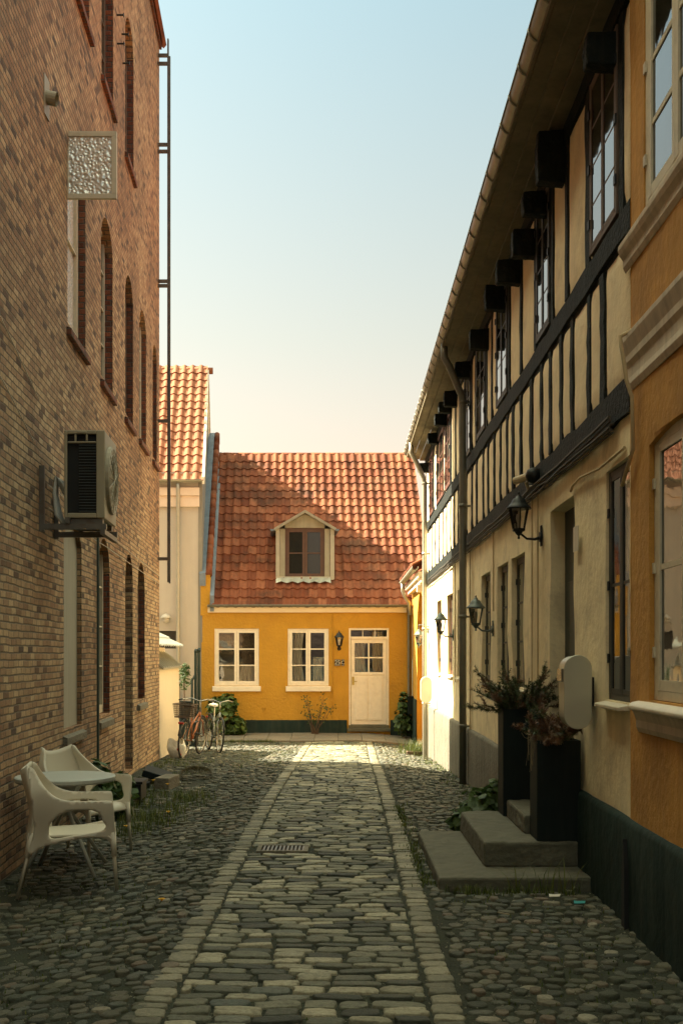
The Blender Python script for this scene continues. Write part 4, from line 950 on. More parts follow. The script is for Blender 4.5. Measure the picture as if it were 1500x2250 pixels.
# ------------------------------------------------------------ wall lanterns
def lantern(name, label, mm, hanging=False):
    t = empty(name, (0, 0, 0), label, 'lantern', 'wall lanterns')
    # local: wall at x=0, alley towards -x ; lantern axis at x=-.2
    c = -.2
    b = MB(); b.lathe([(.051, .0), (.084, .17)], (c, 0, 0), 6, cap=False); b.build('glass', 'clear', t)
    b = MB(); b.lathe([(.012, .0), (.014, .05), (.026, .09), (.02, .125), (.004, .135)], (c, 0, 0), 10); b.build('bulb', 'white_box', t, smooth=True)
    b = MB()
    for k in range(6):
        a = 2*PI*(k+.5)/6; b.tube([(c+.053*math.cos(a), .053*math.sin(a), 0), (c+.087*math.cos(a), .087*math.sin(a), .175)], .006, 5)
    b.lathe([(.05, -.022), (.058, -.016), (.058, .0), (.05, .004)], (c, 0, 0), 6); b.lathe([(.0, -.09), (.012, -.085), (.008, -.06), (.02, -.05), (.04, -.022)], (c, 0, 0), 10)
    b.build('cage', mm, t)
    b = MB(); b.lathe([(.088, .172), (.112, .172), (.108, .185), (.085, .205), (.062, .235), (.05, .262), (.03, .268), (.022, .285), (.008, .295), (.012, .31), (.004, .325)], (c, 0, 0), 14 if not hanging else 6)
    b.build('cap', mm, t, smooth=not hanging)
    b = MB()
    if hanging: b.tube([(0, 0, .34), (-.1, 0, .38), (c, 0, .375), (c, 0, .32)], .009, 8); b.tube([(0, 0, .2), (-.05, 0, .27), (-.12, 0, .37)], .007, 8)
    else: b.tube([(0, 0, -.07), (-.06, 0, -.09), (-.13, 0, -.085), (c+.02, 0, -.045)], [.016, .012, .010, .009], 8)
    b.build('arm', mm, t, smooth=True)
    b = MB(); b.tube([(.0, 0, -.07 if not hanging else .25), (-.022, 0, -.07 if not hanging else .25)], .045, 12)
    b.box(-.012, .0, -.028, .028, -.15 if not hanging else .17, .03 if not hanging else .38); b.build('wall_plate', mm, t, bevel=.003)
    return t
La = [(9.7, 2.70, 'black lantern on a scrolled arm beside the dark doorway', 'iron', False), (12.85, 1.97, 'grey green lantern between the downpipe and the ground floor windows', 'lamp_green', False),
      (17.5, 1.98, 'lantern on the sunlit edge of the cream wall, past the dark downpipe', 'lamp_green', False), (22.6, 1.84, 'lantern hanging under its arm by the yellow arch', 'lamp_green', True)]
for i, (a, z, lab, mm, hg) in enumerate(La):
    t = lantern('wall_lantern', lab, mm, hg); t.location = (XR(a)+.0, a, z)
t = lantern('wall_lantern', 'black lantern on the yellow wall between window and white door', 'iron'); t.location = (px(745), Y0+.02, pz(1418)); t.rotation_euler = (0, 0, R(90)); t.scale = (1.15, 1.15, 1.15)

# security camera, bell
sc = empty('security_camera', (XR(10), 10, 3.05), 'cream security camera on the timber beam above the black lantern', 'camera')
b = MB(); X = XR(10); b.tube([(X, 10.0, 3.12), (X-.07, 10.0, 3.10), (X-.09, 9.98, 3.15)], .018, 8); b.build('arm', 'cam_body', sc)
b = MB(); d = Vector((-.55, .6, -.12)).normalized(); p = Vector((X-.05, 9.9, 3.2)); b.tube([p, p+d*.06, p+d*.2], [.036, .036, .034], 12); b.build('housing', 'cam_body', sc, bevel=.003)
b = MB(); b.tube([p+d*.2, p+d*.206], .026, 12); b.build('lens', 'black', sc)
b = MB(); X = XR(9.75); b.lathe([(.02, -.07), (.06, -.05), (.075, 0), (.06, .05), (.02, .07)], (X-.06, 9.75, 3.17), 14); tag(b.build('siren', 'iron', smooth=True), 'round black alarm siren beside the security camera', 'siren')
b = MB(fR); b.prism([(8.14+.05*math.cos(2*PI*k/16), 2.42+.085*math.sin(2*PI*k/16)) for k in range(16)], 'y', 0, .02) if False else None
b = MB(); X = XR(8.15); b.add([(X-.03-.004*math.cos(PI*(k/4-1)), 8.15-.08+.02*k, z) for z in (2.36, 2.54) for k in range(9)], [(k, k+1, 10+k, 9+k) for k in range(8)])
pl = tag(b.build('number_plate', 'white_box', solid=.006), 'small white enamel plate on the plaster right of the dark doorway', 'number sign')

# ------------------------------------------------------------ mailboxes
def stadium(w, h, n=14):
    r = w/2; pts = [(r*math.cos(PI*k/n), h/2-r+r*math.sin(PI*k/n)) for k in range(n+1)]
    return pts+[(-x, -z) for x, z in pts]
mbx = empty('mailbox', (1.6, 7.6, 1.0), 'brushed steel mailbox with rounded ends on the wall behind the near planter', 'mailbox', 'mailboxes')
cx, cz = 1.605, HC-(1521-VY)/F*7.58
b = MB(); b.prism([(cx+x, cz+z) for x, z in stadium(.19, .505)], 'y', 7.575, 7.60); b.build('front_plate', 'steel', mbx, bevel=.004)
b = MB(); b.prism([(cx+x, cz+z) for x, z in stadium(.178, .49)], 'y', 7.602, 7.79); b.build('body', 'steel', mbx, bevel=.003)
b = MB(); b.box(cx-.105, cx-.0895, 7.62, 7.77, cz+.07, cz+.16); b.build('flap', 'chrome', mbx, bevel=.003)
b = MB(); b.box(cx+.06, XR(7.7)+.03, 7.66, 7.74, cz-.1, cz+.1); b.build('mount', 'iron', mbx)
mb2 = empty('mailbox', (1.5, 21, -.3), 'white mailbox with rounded ends on a thin post beside the pale downpipe', 'mailbox', 'mailboxes')
Yq = 20.6; cx = (936-750)/F*Yq; cz = HC-(1516-VY)/F*Yq
b = MB(); b.prism([(cx+x, cz+z) for x, z in stadium(.205, .49)], 'y', Yq, Yq+.12); b.build('body', 'white_box', mb2, bevel=.01)
b = MB(); b.tube([(cx+.02, Yq+.06, -.35), (cx+.02, Yq+.06, cz-.2)], .02, 8); b.tube([(cx-.04, Yq+.06, -.35), (cx-.04, Yq+.06, cz-.2)], .02, 8); b.build('post', 'zinc_new', mb2)

# ------------------------------------------------------------ steps, planters
st = empty('doorstep_stairs', (1.2, 8.6, 0), 'three worn concrete steps up to the dark doorway on the right', 'steps')
def step_(x0, x1, y0, y1, z0, z1, seed):
    b = MB(); nx, ny = 8, 14
    def P(i, j): 
        return (x0+(x1-x0)*i, y0+(y1-y0)*j, z1-.006+.006*mn.noise(Vector((i*4+seed, j*6, 0))))
    b.box(x0, x1, y0, y1, z0, z1); rough(b.build('step', 'concrete', st, bevel=.018), 5, .022, .09)
step_(.66, 1.70, 7.58, 9.6, -.1, .09, 1); step_(1.017, 1.69, 7.96, 9.56, .085, .268, 2); step_(1.36, 1.695, 8.31, 9.2, .262, .41, 3)
def planter(x0, x1, y0, y1, z0, z1, label):
    t = empty('planter', ((x0+x1)/2, (y0+y1)/2, z0), label, 'planter', 'tall black planters')
    b = MB(); w = .018
    b.box(x0, x1, y0, y0+w, z0, z1); b.box(x0, x1, y1-w, y1, z0, z1); b.box(x0, x0+w, y0+w, y1-w, z0, z1); b.box(x1-w, x1, y0+w, y1-w, z0, z1); b.box(x0+w, x1-w, y0+w, y1-w, z0, z0+.03)
    b.build('box', 'planter', t, bevel=.003)
    b = MB(); b.box(x0+w, x1-w, y0+w, y1-w, z1-.10, z1-.05); b.build('soil', 'soil', t)
planter(1.398, 1.71, 7.98, 8.29, .27, .99, 'square black planter with dry grass, on the middle step in front of the mailbox')
planter(1.335, 1.67, 9.22, 9.53, .27, 1.155, 'square black planter with the green yew, behind the top step')

def twig_plant(name, label, cat, cx, cy, z, n, L_, rad, mm, seed, up=.8, needles=26, nl=.028, mb_='needle_brown', brown=.3, lean=(0, 0)):
    rnd = random.Random(seed); t = empty(name, (cx, cy, z), label, cat)
    st_ = MB(); A = MB(); Bn = MB()
    for k in range(n):
        az = rnd.uniform(0, 2*PI); el = rnd.uniform(.25, 1.3)*up; ln = L_*rnd.uniform(.55, 1)
        d = Vector((math.cos(az)*math.cos(el)+lean[0], math.sin(az)*math.cos(el)+lean[1], math.sin(el))).normalized()
        p = Vector((cx+rnd.uniform(-rad, rad), cy+rnd.uniform(-rad, rad), z)); pts = [p]; c = p.copy(); dd = d.copy()
        for s in range(6):
            dd = (dd+Vector((rnd.uniform(-.18, .18), rnd.uniform(-.18, .18), rnd.uniform(-.12, .14)))).normalized(); c = c+dd*ln/6; pts.append(c.copy())
            T = Bn if rnd.random() < brown else A
            sub = [(c, dd, ln*.3)]
            for _ in range(2):
                e_ = (dd+Vector((rnd.uniform(-1, 1), rnd.uniform(-1, 1), rnd.uniform(-.4, .7)))).normalized(); sub.append((c, e_, ln*rnd.uniform(.15, .32)))
            for (o, e_, l2) in sub:
                st_.tube([o, o+e_*l2], .0018, 3, cap=False)
                for j in range(needles):
                    q = o+e_*l2*(j/needles); sd2 = Vector((rnd.uniform(-1, 1), rnd.uniform(-1, 1), rnd.uniform(-1, 1))); sd2 = (sd2-e_*sd2.dot(e_)); sd2.normalize()
                    tip = q+sd2*nl+e_*nl*.5; wv = e_.cross(sd2)*.0022+e_*.002
                    T.add([tuple(q-wv), tuple(q+wv), tuple(tip)], [(0, 1, 2)])
        st_.tube(pts, [.005, .0045, .004, .0035, .003, .0025, .002], 5)
    st_.build('twigs', 'bark', t)
    if A.v: A.build('needles', mm, t, recalc=False)
    if Bn.v: Bn.build('dry_needles', mb_, t, recalc=False)
    return t
twig_plant('yew_shrub', 'dark green yew with spreading twigs growing in the farther planter', 'shrub', 1.50, 9.36, 1.12, 46, .40, .1, 'needle', 4, brown=.3, lean=(-.15, -.1))
dp = twig_plant('dried_shrub', 'half dead brown shrub in the nearer planter with straw hanging over its rim', 'shrub', 1.54, 8.12, .96, 34, .28, .1, 'needle', 9, brown=.75, lean=(-.1, 0))
rnd = random.Random(3); b = MB()
for k in range(90):
    x, y = 1.46+rnd.uniform(-.05, .16), 8.0+rnd.uniform(-.02, .2); dx = rnd.uniform(-.16, .06); h = rnd.uniform(0, .06); dr_ = rnd.uniform(-.04, .05) if k > 10 else -rnd.uniform(.12, .24)
    b.tube([(x, y, .96), (x+dx*.4, y-.01, .98+h), (x+dx*.8 if k > 10 else 1.385-rnd.uniform(0, .03), y-.03, 1.0+h*.4), ((x+dx) if k > 10 else 1.38-rnd.uniform(0, .04), y-.04, 1.0+dr_)], .0016, 3, cap=False)
b.build('straw', 'straw', dp, recalc=False)

def leafy(name, label, cat, blobs, n, ls, mm, seed, stems=True, group=None, droop=.3):
    """broad-leaved clump; blobs = (centre, radii)"""
    rnd = random.Random(seed); c0 = blobs[0][0]; zb = min(c[2]-r[2] for c, r in blobs)
    t = empty(name, (c0[0], c0[1], zb), label, cat, group); b = MB(); s_ = MB()
    for (c, r) in blobs:
        m_ = int(n/len(blobs))
        for _ in range(m_):
            u = Vector((rnd.gauss(0, 1), rnd.gauss(0, 1), rnd.gauss(0, 1))).normalized()*rnd.uniform(.55, 1)**.7
            p = Vector((c[0]+u.x*r[0], c[1]+u.y*r[1], c[2]+u.z*r[2])); nrm = (u+Vector((rnd.uniform(-.6, .6), rnd.uniform(-.6, .6), rnd.uniform(0, 1)))).normalized()
            f = nrm.orthogonal().normalized(); f = Matrix.Rotation(rnd.uniform(0, 2*PI), 3, nrm) @ f; sgn = nrm.cross(f); L2 = ls*rnd.uniform(.6, 1.2); 
            k = 7; vs = [tuple(p-nrm*.1*L2)]
            for j in range(k):
                a = 2*PI*j/k; rr = L2*(.42+.10*math.cos(5*a)); vs.append(tuple(p+f*math.cos(a)*rr*1.15+sgn*math.sin(a)*rr+nrm*L2*(.08*math.cos(2*a))-Vector((0, 0, droop*L2*abs(math.cos(a))*.3))))
            b.add(vs, [(0, 1+j, 1+(j+1) % k) for j in range(k)])
            if stems and rnd.random() < .15: s_.tube([(c[0]+rnd.uniform(-.1, .1)*r[0], c[1], c[2]-r[2]), tuple(p)], .003, 4, cap=False)
    b.build('leaves', mm, t, recalc=False)
    if s_.v: s_.build('stems', 'bark', t, recalc=False)
    return t
gz = lambda x, y: g(x, y)
leafy('hollyhock', 'broad leaved green bush at the foot of the yellow wall beside the bicycles', 'bush', [((px(492, 27.6), 27.55, .02), (.42, .3, .42)), ((px(475, 27.6), 27.6, .3), (.22, .25, .3)), ((px(500, 27.6), 27.6, .42), (.25, .22, .25)), ((px(520, 27.5), 27.5, -.15), (.25, .22, .25))], 520, .17, 'leaf_bush', 2)
leafy('hollyhock', 'green bush in the corner between the white door and the arch', 'bush', [((px(882, 27.6), 27.6, .0), (.22, .25, .38)), ((px(888, 27.6), 27.65, .4), (.16, .2, .3)), ((px(895, 27.6), 27.6, -.1), (.2, .22, .25))], 260, .14, 'leaf', 6)
leafy('leafy_weed', 'leafy green weed growing at the wall left of the concrete steps', 'plant', [((1.28, 10.15, .20), (.22, .28, .24)), ((1.42, 10.1, .32), (.16, .2, .2)), ((1.12, 10.2, .10), (.14, .2, .14))], 330, .11, 'leaf', 12)
leafy('garden_plant', 'dark leafy plant against the brick wall behind the plastic table', 'plant', [((-2.52, 11.4, .25), (.22, .28, .30)), ((-2.36, 11.8, .14), (.2, .22, .24))], 260, .12, 'leaf', 15)
tp = leafy('potted_tree', 'small clipped tree in a dark pot beyond the outbuilding', 'tree', [((px(405, 25), 25.0, 1.1), (.17, .17, .3)), ((px(407, 25), 25.0, 1.28), (.12, .12, .16))], 420, .05, 'leaf', 21, stems=False)
b = MB(); X = px(405, 25); b.lathe([(.12, -.45), (.16, 0), (.17, .02), (.15, .02), (.13, -.05)], (X, 25, .55), 14); b.build('pot', 'planter', tp)
b = MB(); b.tube([(X, 25, .5), (X, 25, 1.1)], .015, 8); b.build('trunk', 'bark', tp)
b = MB(); b.box(X-.5, X+.25, 24.9, 25.5, -.5, .1); tag(b.build('yard_bench', 'planter', bevel=.01), 'dark low bench under the potted tree beyond the outbuilding', 'bench')
# rose bush by the wall
rb = empty('rose_bush', (px(693), 27.7, -.36), 'bare stemmed rose bush against the yellow wall under the right window', 'bush'); rnd = random.Random(8); s_ = MB(); b = MB()
for k in range(12):
    dx = rnd.uniform(-.42, .48); h = rnd.uniform(.5, 1.0); p = [Vector((px(693)+rnd.uniform(-.08, .08), 27.7, -.4)), Vector((px(693)+dx*.45, 27.65+rnd.uniform(-.1, .1), -.4+h*.5)), Vector((px(693)+dx, 27.65+rnd.uniform(-.15, .15), -.36+h))]
    s_.tube(p, [.012, .008, .004], 5)
    for j in range(16):
        q_ = p[1].lerp(p[2], rnd.random()**.6)+Vector((rnd.uniform(-.1, .1), rnd.uniform(-.08, .08), rnd.uniform(-.06, .1))); nrm = Vector((rnd.uniform(-1, 1), rnd.uniform(-1, 1), rnd.uniform(-.2, 1))).normalized(); f = nrm.orthogonal().normalized()*.03; e_ = nrm.cross(f).normalized()*.018
        b.add([tuple(q_-f), tuple(q_+e_), tuple(q_+f), tuple(q_-e_)], [(0, 1, 2, 3)])
s_.build('stems', 'bark', rb); b.build('leaves', 'leaf', rb, recalc=False)

# grass, weeds between stones
rnd = random.Random(17); b = MB()
def tuft(x, y, n, h, spread, z=0):
    for _ in range(n):
        a = rnd.uniform(0, 2*PI); hh = h*rnd.uniform(.4, 1); bx_, by_ = x+rnd.gauss(0, spread), y+rnd.gauss(0, spread); z_ = g(bx_, by_)-.01+z; ln = hh*rnd.uniform(.2, .7); w = rnd.uniform(.002, .0055)
        ca, sa = math.cos(a), math.sin(a)
        b.add([(bx_-sa*w, by_+ca*w, z_), (bx_+sa*w, by_-ca*w, z_), (bx_+ca*ln*.4+sa*w*.7, by_+sa*ln*.4-ca*w*.7, z_+hh*.65), (bx_+ca*ln*.4-sa*w*.7, by_+sa*ln*.4+ca*w*.7, z_+hh*.65), (bx_+ca*ln, by_+sa*ln, z_+hh)], [(0, 1, 2, 3), (3, 2, 4)])
for _ in range(150):
    y = rnd.uniform(10.5, 19.5); tuft(XL(y)+.1+abs(rnd.gauss(0, .45)), y, 12, .07, .06)
for _ in range(75): y = rnd.uniform(10.6, 13.6); tuft(-1.98+rnd.gauss(0, .24), y, 12, .16, .05)
for _ in range(130): y = rnd.uniform(4.5, 9.6); x = rnd.uniform(-2.6, -1.1); tuft(x, y, 6, .035, .05)
for _ in range(90): y = rnd.uniform(7.6, 12); tuft(.60+rnd.gauss(0, .03), y, 9, .05, .03)
for _ in range(110): y = rnd.uniform(4, 7.4); tuft(rnd.uniform(.7, 1.6), y, 5, .03, .04)
for _ in range(70): y = rnd.uniform(10, 26); tuft(XR(y)-.1-abs(rnd.gauss(0, .12)), y, 12, .07, .05)
for _ in range(180): y = rnd.uniform(17, 26.3); s = rnd.choice((-1, 1)); tuft(PC(y)+s*(PH(y)+rnd.uniform(.05, 1.0)), y, 8, .05, .06)
for _ in range(60): x = rnd.uniform(-3.3, -1.5); tuft(x, 26.35, 12, .09, .05)
for _ in range(160): y = rnd.uniform(4, 14); x = PC(y)+rnd.uniform(-.7, .7); tuft(x, y, 4, .016, .03)
for _ in range(26): tuft(1.1+rnd.gauss(0, .25), 7.5+rnd.gauss(0, .03), 10, .08, .03)
for _ in range(6): tuft(1.35+rnd.gauss(0, .12), 7.5, 5, .26, .03)
tag(b.build('grass', 'grass', org=(0, 0, 0), recalc=False), 'grass and small weeds growing between cobbles and along the wall feet', kind='stuff')
# tall yellow-green weeds by the far downpipe, with a crate
b = MB(); base = b; X, Yw = px(915, 22.8), 22.8
for _ in range(26): tuft(X+rnd.gauss(0, .10), Yw+rnd.gauss(0, .12), 16, .38, .05)
tag(b.build('flowering_weeds', 'grass', recalc=False), 'tall yellow green weeds in the sun beside the white mailbox', 'plant')
cr = MB(); cr.box(X-.22, X+.18, Yw-.32, Yw-.29, g(X, Yw)-.02, g(X, Yw)+.10); cr.box(X-.22, X+.18, Yw-.1, Yw-.07, g(X, Yw)-.02, g(X, Yw)+.10); cr.box(X-.22, X-.19, Yw-.29, Yw-.1, g(X, Yw)-.02, g(X, Yw)+.10); cr.box(X+.15, X+.18, Yw-.29, Yw-.1, g(X, Yw)-.02, g(X, Yw)+.10)
tag(cr.build('planting_crate', 'wicker', bevel=.006), 'low wooden crate in front of the sunlit weeds', 'crate')

# dandelions
def dandelion(x, y, h, label, puff=False):
    t = empty('dandelion', (x, y, g(x, y)), label, 'flower', 'dandelions'); b = MB(); z = g(x, y); b.tube([(x, y, z), (x+.01, y, z+h*.6), (x+.015, y-.01, z+h)], .003, 5); b.build('stem', 'grass', t)
    b = MB(); c = Vector((x+.015, y-.01, z+h))
    if puff:
        b.lathe([(.005, -.018), (.017, -.010), (.021, 0), (.017, .012), (.005, .02)], tuple(c), 10); b.build('seed_head', 'straw', t, smooth=True)
    else:
        for k in range(16):
            a = 2*PI*k/16; b.add([tuple(c), tuple(c+Vector((math.cos(a)*.024, math.sin(a)*.024, .006))), tuple(c+Vector((math.cos(a+.4)*.024, math.sin(a+.4)*.024, .006)))], [(0, 1, 2)])
        b.lathe([(.004, -.01), (.012, 0), (.010, .008), (.003, .011)], tuple(c), 8); b.build('petals', 'flower', t)
dandelion(-2.02, 10.6, .38, 'white dandelion clock just right of the far plastic chair', True)
dandelion(-2.0, 11.8, .40, 'tall yellow dandelion in front of the dark planks', False)
dandelion(-1.93, 12.3, .30, 'yellow dandelion highest in the grass clump by the brick wall', False)
dandelion(-1.75, 11.2, .12, 'low yellow dandelion in the grass clump by the brick wall', False)
dandelion(-1.98, 10.2, .15, 'yellow dandelion beside the front leg of the far chair', False)
dandelion(-1.18, 7.25, .03, 'single yellow dandelion among the cobbles left of the lane', False)

# ------------------------------------------------------------ junk by the brick wall
def rot_box(name, c, s, rz, ry, m, label, cat, bev=.01):
    b = MB(); Mx = Matrix.Translation(c) @ Matrix.Rotation(rz, 4, 'Z') @ Matrix.Rotation(ry, 4, 'Y')
    b.fn = lambda x, y, z: tuple(Mx @ Vector((x, y, z))); b.box(-s[0]/2, s[0]/2, -s[1]/2, s[1]/2, 0, s[2]); return tag(b.build(name, m, bevel=bev), label, cat)
rot_box('stone_block', (-2.28, 14.6, g(-2.3, 14.6)-.02), (.20, .5, .17), R(-8), 0, 'block', 'square cut stone block on the cobbles by the dark planks', 'stone', .015)
rot_box('plank', (-2.52, 15.2, g(-2.5, 15)+.06), (.36, .7, .09), R(5), R(18), 'planter', 'upper of the two dark planks leaning by the stone block', 'plank', .01)
rot_box('plank', (-2.68, 14.2, g(-2.6, 14.2)+.0), (.30, .8, .10), R(-4), R(6), 'planter', 'lower of the two dark planks, nearer the doorway', 'plank', .01)
bt = empty('metal_trough', (-2.5, 13.1, g(-2.5, 13.1)), 'black metal trough table by the side door of the brick building', 'trough')
b = MB(); z = g(-2.5, 13.1); b.box(-2.80, -2.30, 12.9, 13.3, z+.24, z+.27); b.box(-2.80, -2.32, 12.92, 13.28, z+.06, z+.235); b.build('box', 'iron', bt)
for x in (-2.78, -2.36):
    for y in (12.94, 13.24):
        b = MB(); b.box(x, x+.03, y, y+.03, z-.03, z+.06); b.build('leg', 'iron', bt)
b = MB(); c = Vector((-2.03, 15.6, g(-2, 15.6)+.04)); rnd = random.Random(2)
for _ in range(2600):
    u = Vector((rnd.gauss(0, 1), rnd.gauss(0, 1), abs(rnd.gauss(0, 1)))).normalized(); p = c+Vector((u.x*.22, u.y*.2, u.z*.10)); tp_ = p+u*.05+Vector((rnd.uniform(-.02, .02), rnd.uniform(-.02, .02), -.01)); w = Vector((rnd.uniform(-1, 1), rnd.uniform(-1, 1), 0)).normalized()*.003
    b.add([tuple(p-w), tuple(p+w), tuple(tp_)], [(0, 1, 2)])
mt = M['moss'] = leaf_mat('dry moss', (.05, .045, .02), (.13, .11, .05))
tag(b.build('sedge_mound', 'moss', recalc=False), 'round dry tuft of brown sedge on the cobbles past the stone block', 'plant')
b = MB(); Xb, Yb = -2.95, 19.95; zb2 = g(Xb, Yb)
def bagP(u, v):
    a = 2*PI*u; r = .145*(math.sin(PI*min(v*.62+.12, 1)))**.6*(1+.12*math.sin(3*a+v*4)+.06*math.sin(7*a)); return (Xb+r*math.cos(a)*1.15, Yb+r*math.sin(a)*.7, zb2-.01+.32*v+(.05*math.sin(2*a) if v > .8 else 0))
b.grid(bagP, 24, 10); bg_ = tag(b.build('plastic_bag', 'bag', smooth=True), 'white plastic bag standing behind the bicycle wheel at the outbuilding wall', 'bag')
b = MB(); b.tube([(-2.92, Yb-.108, zb2+.18), (-2.88, Yb-.098, zb2+.10), (-2.85, Yb-.085, zb2+.06)], .012, 6); b.build('print', 'red', bg_)
for (x, y, m, lab) in ((1.50, 7.05, 'teal', 'small teal plastic scrap on the cobbles in front of the steps'), (1.38, 7.25, 'white_box', 'torn white paper scrap just in front of the lowest step'), (.98, 6.75, 'straw', 'thin pale stick lying among the cobbles right of the lane')):
    b = MB(); z = g(x, y)+.035; rnd = random.Random(int(x*100)); 
    if m == 'straw': b.tube([(x-.03, y+.04, z), (x+.03, y-.04, z+.005)], .004, 5)
    else: b.add([(x-.035, y-.02, z), (x+.03, y-.03, z+.004), (x+.045, y+.02, z+.008), (x, y+.035, z+.002), (x-.03, y+.02, z+.010)], [(0, 1, 2, 3, 4)])
    tag(b.build('litter' if m != 'straw' else 'stick', m, solid=0 if m == 'straw' else .003), lab, 'litter' if m != 'straw' else 'stick')
# dark green pipes in the yard
pp = empty('yard_pipes', (px(432, 27.6), 27.6, -.4), 'pair of dark green vent pipes with hooked tops at the corner of the yellow house', 'pipe')
for i, (x, top) in enumerate(((430, 1428), (437, 1426))):
    X = px(x, 27.5); z = pz(top, 27.5); b = MB(); b.tube([(X, 27.5, -.4), (X, 27.5, z-.08), (X, 27.47, z-.02), (X+.02, 27.42, z), (X+.03, 27.38, z-.05)], .035, 10)
    if i == 0: b.tube([(X-.09, 27.5, -.4), (X-.09, 27.5, z-.75), (X-.04, 27.5, z-.68), (X, 27.5, z-.6)], .03, 10)
    b.build('pipe', 'green_pipe', pp, smooth=True)

# ------------------------------------------------------------ plastic armchairs and table
def sidepanel(b, sy):
    outer = [(-.315, .90), (-.275, .895), (-.24, .83), (-.19, .755), (-.13, .70), (-.06, .672), (.05, .662), (.24, .665), (.262, .655), (.268, .60), (.285, .36), (.245, .355), (.235, .385), (.20, .405), (.13, .415), (.0, .40), (-.12, .375), (-.22, .35), (-.27, .30), (-.315, .30), (-.27, .42), (-.262, .5), (-.275, .65)]
    hole = [(-.17, .43), (-.165, .50), (-.12, .56), (-.05, .60), (.04, .61), (.13, .605), (.18, .575), (.19, .53), (.22, .49), (.20, .455), (.12, .44), (0, .425), (-.12, .405), (-.155, .41)]
    from mathutils.geometry import delaunay_2d_cdt
    def smooth(P, n=3):
        for _ in range(2): P = [q for i in range(len(P)) for q in ((P[i][0]*.75+P[(i+1) % len(P)][0]*.25, P[i][1]*.75+P[(i+1) % len(P)][1]*.25), (P[i][0]*.25+P[(i+1) % len(P)][0]*.75, P[i][1]*.25+P[(i+1) % len(P)][1]*.75))]
        return P
    def inside(P, x, z):
        c = False
        for (ax, az), (bx_, bz) in zip(P, P[1:]+P[:1]):
            if (az > z) != (bz > z) and x < (bx_-ax)*(z-az)/(bz-az)+ax: c = not c
        return c
    outer = smooth(outer); hole = smooth(hole)
    pts = [Vector(p) for p in outer+hole]; no = len(outer); nh = len(hole)
    ed = [(i, (i+1) % no) for i in range(no)]+[(no+i, no+(i+1) % nh) for i in range(nh)]
    for ix in range(-16, 16):
        for iz in range(14, 46):
            x, z = ix*.02+.003, iz*.02
            if inside(outer, x, z) and not inside(hole, x, z) and min((Vector((x, z))-p).length for p in pts[:no+nh]) > .010: pts.append(Vector((x, z)))
    V_, E_, F_ = delaunay_2d_cdt(pts, ed, [], 0, 1e-5)[:3]
    def Y(x, z): return sy*(.235+.05*sm((z-.35)/.33)-.06*sm((z-.70)/.2)-.05*sm((-x-.10)/.2))
    fs = []
    for f in F_:
        cx_ = sum(V_[i][0] for i in f)/3; cz_ = sum(V_[i][1] for i in f)/3
        if inside(outer, cx_, cz_) and not inside(hole, cx_, cz_): fs.append(tuple(f))
    b.add([(v[0], Y(v[0], v[1]), v[1]) for v in V_], fs)
def armchair(label):
    t = empty('armchair', (0, 0, 0), label, 'chair', 'plastic armchairs')
    for sy_ in (-1, 1): b = MB(); sidepanel(b, sy_); b.build('side_panel', 'plastic', t, smooth=True, solid=.020)
    b = MB()
    def back(u, v):
        s = 2*u-1; z = .30+(.86-.30)*v+(.045*s*s if v > .9 else .045*s*s*v); hw = .185+.05*sm((z-.35)/.33)-.06*sm((z-.7)/.2)
        x = -.315+.05*sm(v*2) if v < .5 else -.265-.045*sm((v-.5)*2)
        if v < .12: x = -.285
        return (x-.055*(1-s*s)*(.4+.6*v)+.002, s*hw, z)
    b.grid(back, 12, 14); b.build('backrest', 'plastic', t, smooth=True, solid=.014)
    b = MB()
    def seat(u, v):
        s = 2*v-1; x = -.27+.54*u; z = .418+.012*u-.022*(1-s*s)*math.sin(PI*min(1, u*1.1))-(.05*sm((u-.88)/.12)); hw = .20+.055*u
        return (x, s*hw, z)
    b.grid(seat, 14, 10); b.build('seat', 'plastic', t, smooth=True, solid=.016)
    for (x, y, dx, dy) in ((.262, .235, .03, .02), (.262, -.235, .03, -.02), (-.285, .17, -.09, .03), (-.285, -.17, -.09, -.03)):
        b = MB(); b.tube([(x, y, .40), (x+dx, y+dy, 0)], .0125, 10); b.build('leg', 'steel_leg', t, smooth=True)
        b = MB(); k = .33; b.tube([(x, y, .44), (x+dx*.33, y+dy*.33, .275)], [.022, .018], 10); b.build('leg_sleeve', 'plastic', t, smooth=True)
    return t
c1 = armchair('pale plastic armchair nearest the camera, its back to the brick wall'); c2 = copy_tree(c1); c2['label'] = 'pale plastic armchair partly behind the table, the farther of the pair'
c1.location = (-1.94, 8.12, g(-2, 8.1)+.0); c1.rotation_euler = (0, 0, R(12)); c1.scale = (1.03, 1.03, 1.03)
c2.location = (-2.20, 9.55, g(-2.1, 9.5)+.0); c2.rotation_euler = (0, 0, R(-30)); c2.scale = (1.03, 1.03, 1.03)
tb = empty('bistro_table', (-2.15, 8.85, g(-2.15, 8.85)), 'round grey plastic table with crossed legs between the two armchairs', 'table')
x, y, z = -2.19, 8.85, g(-2.15, 8.85)
b = MB(); b.lathe([(.32, .715), (.382, .722), (.392, .735), (.392, .758), (.382, .765), (.0, .768)], (x, y, z), 40); b.build('table_top', 'table', tb, smooth=False)
b = MB(); b.lathe([(.05, .52), (.16, .69), (.2, .715)], (x, y, z), 4); b.build('bracket', 'table', tb)
for dx, dy in ((.30, -.28), (-.28, .28), (.28, .28), (-.28, -.28)):
    b = MB(); b.tube([(x-dx*.25, y-dy*.25, z+.68), (x+dx, y+dy, z)], .016, 8); b.build('leg', 'table', tb, smooth=True)

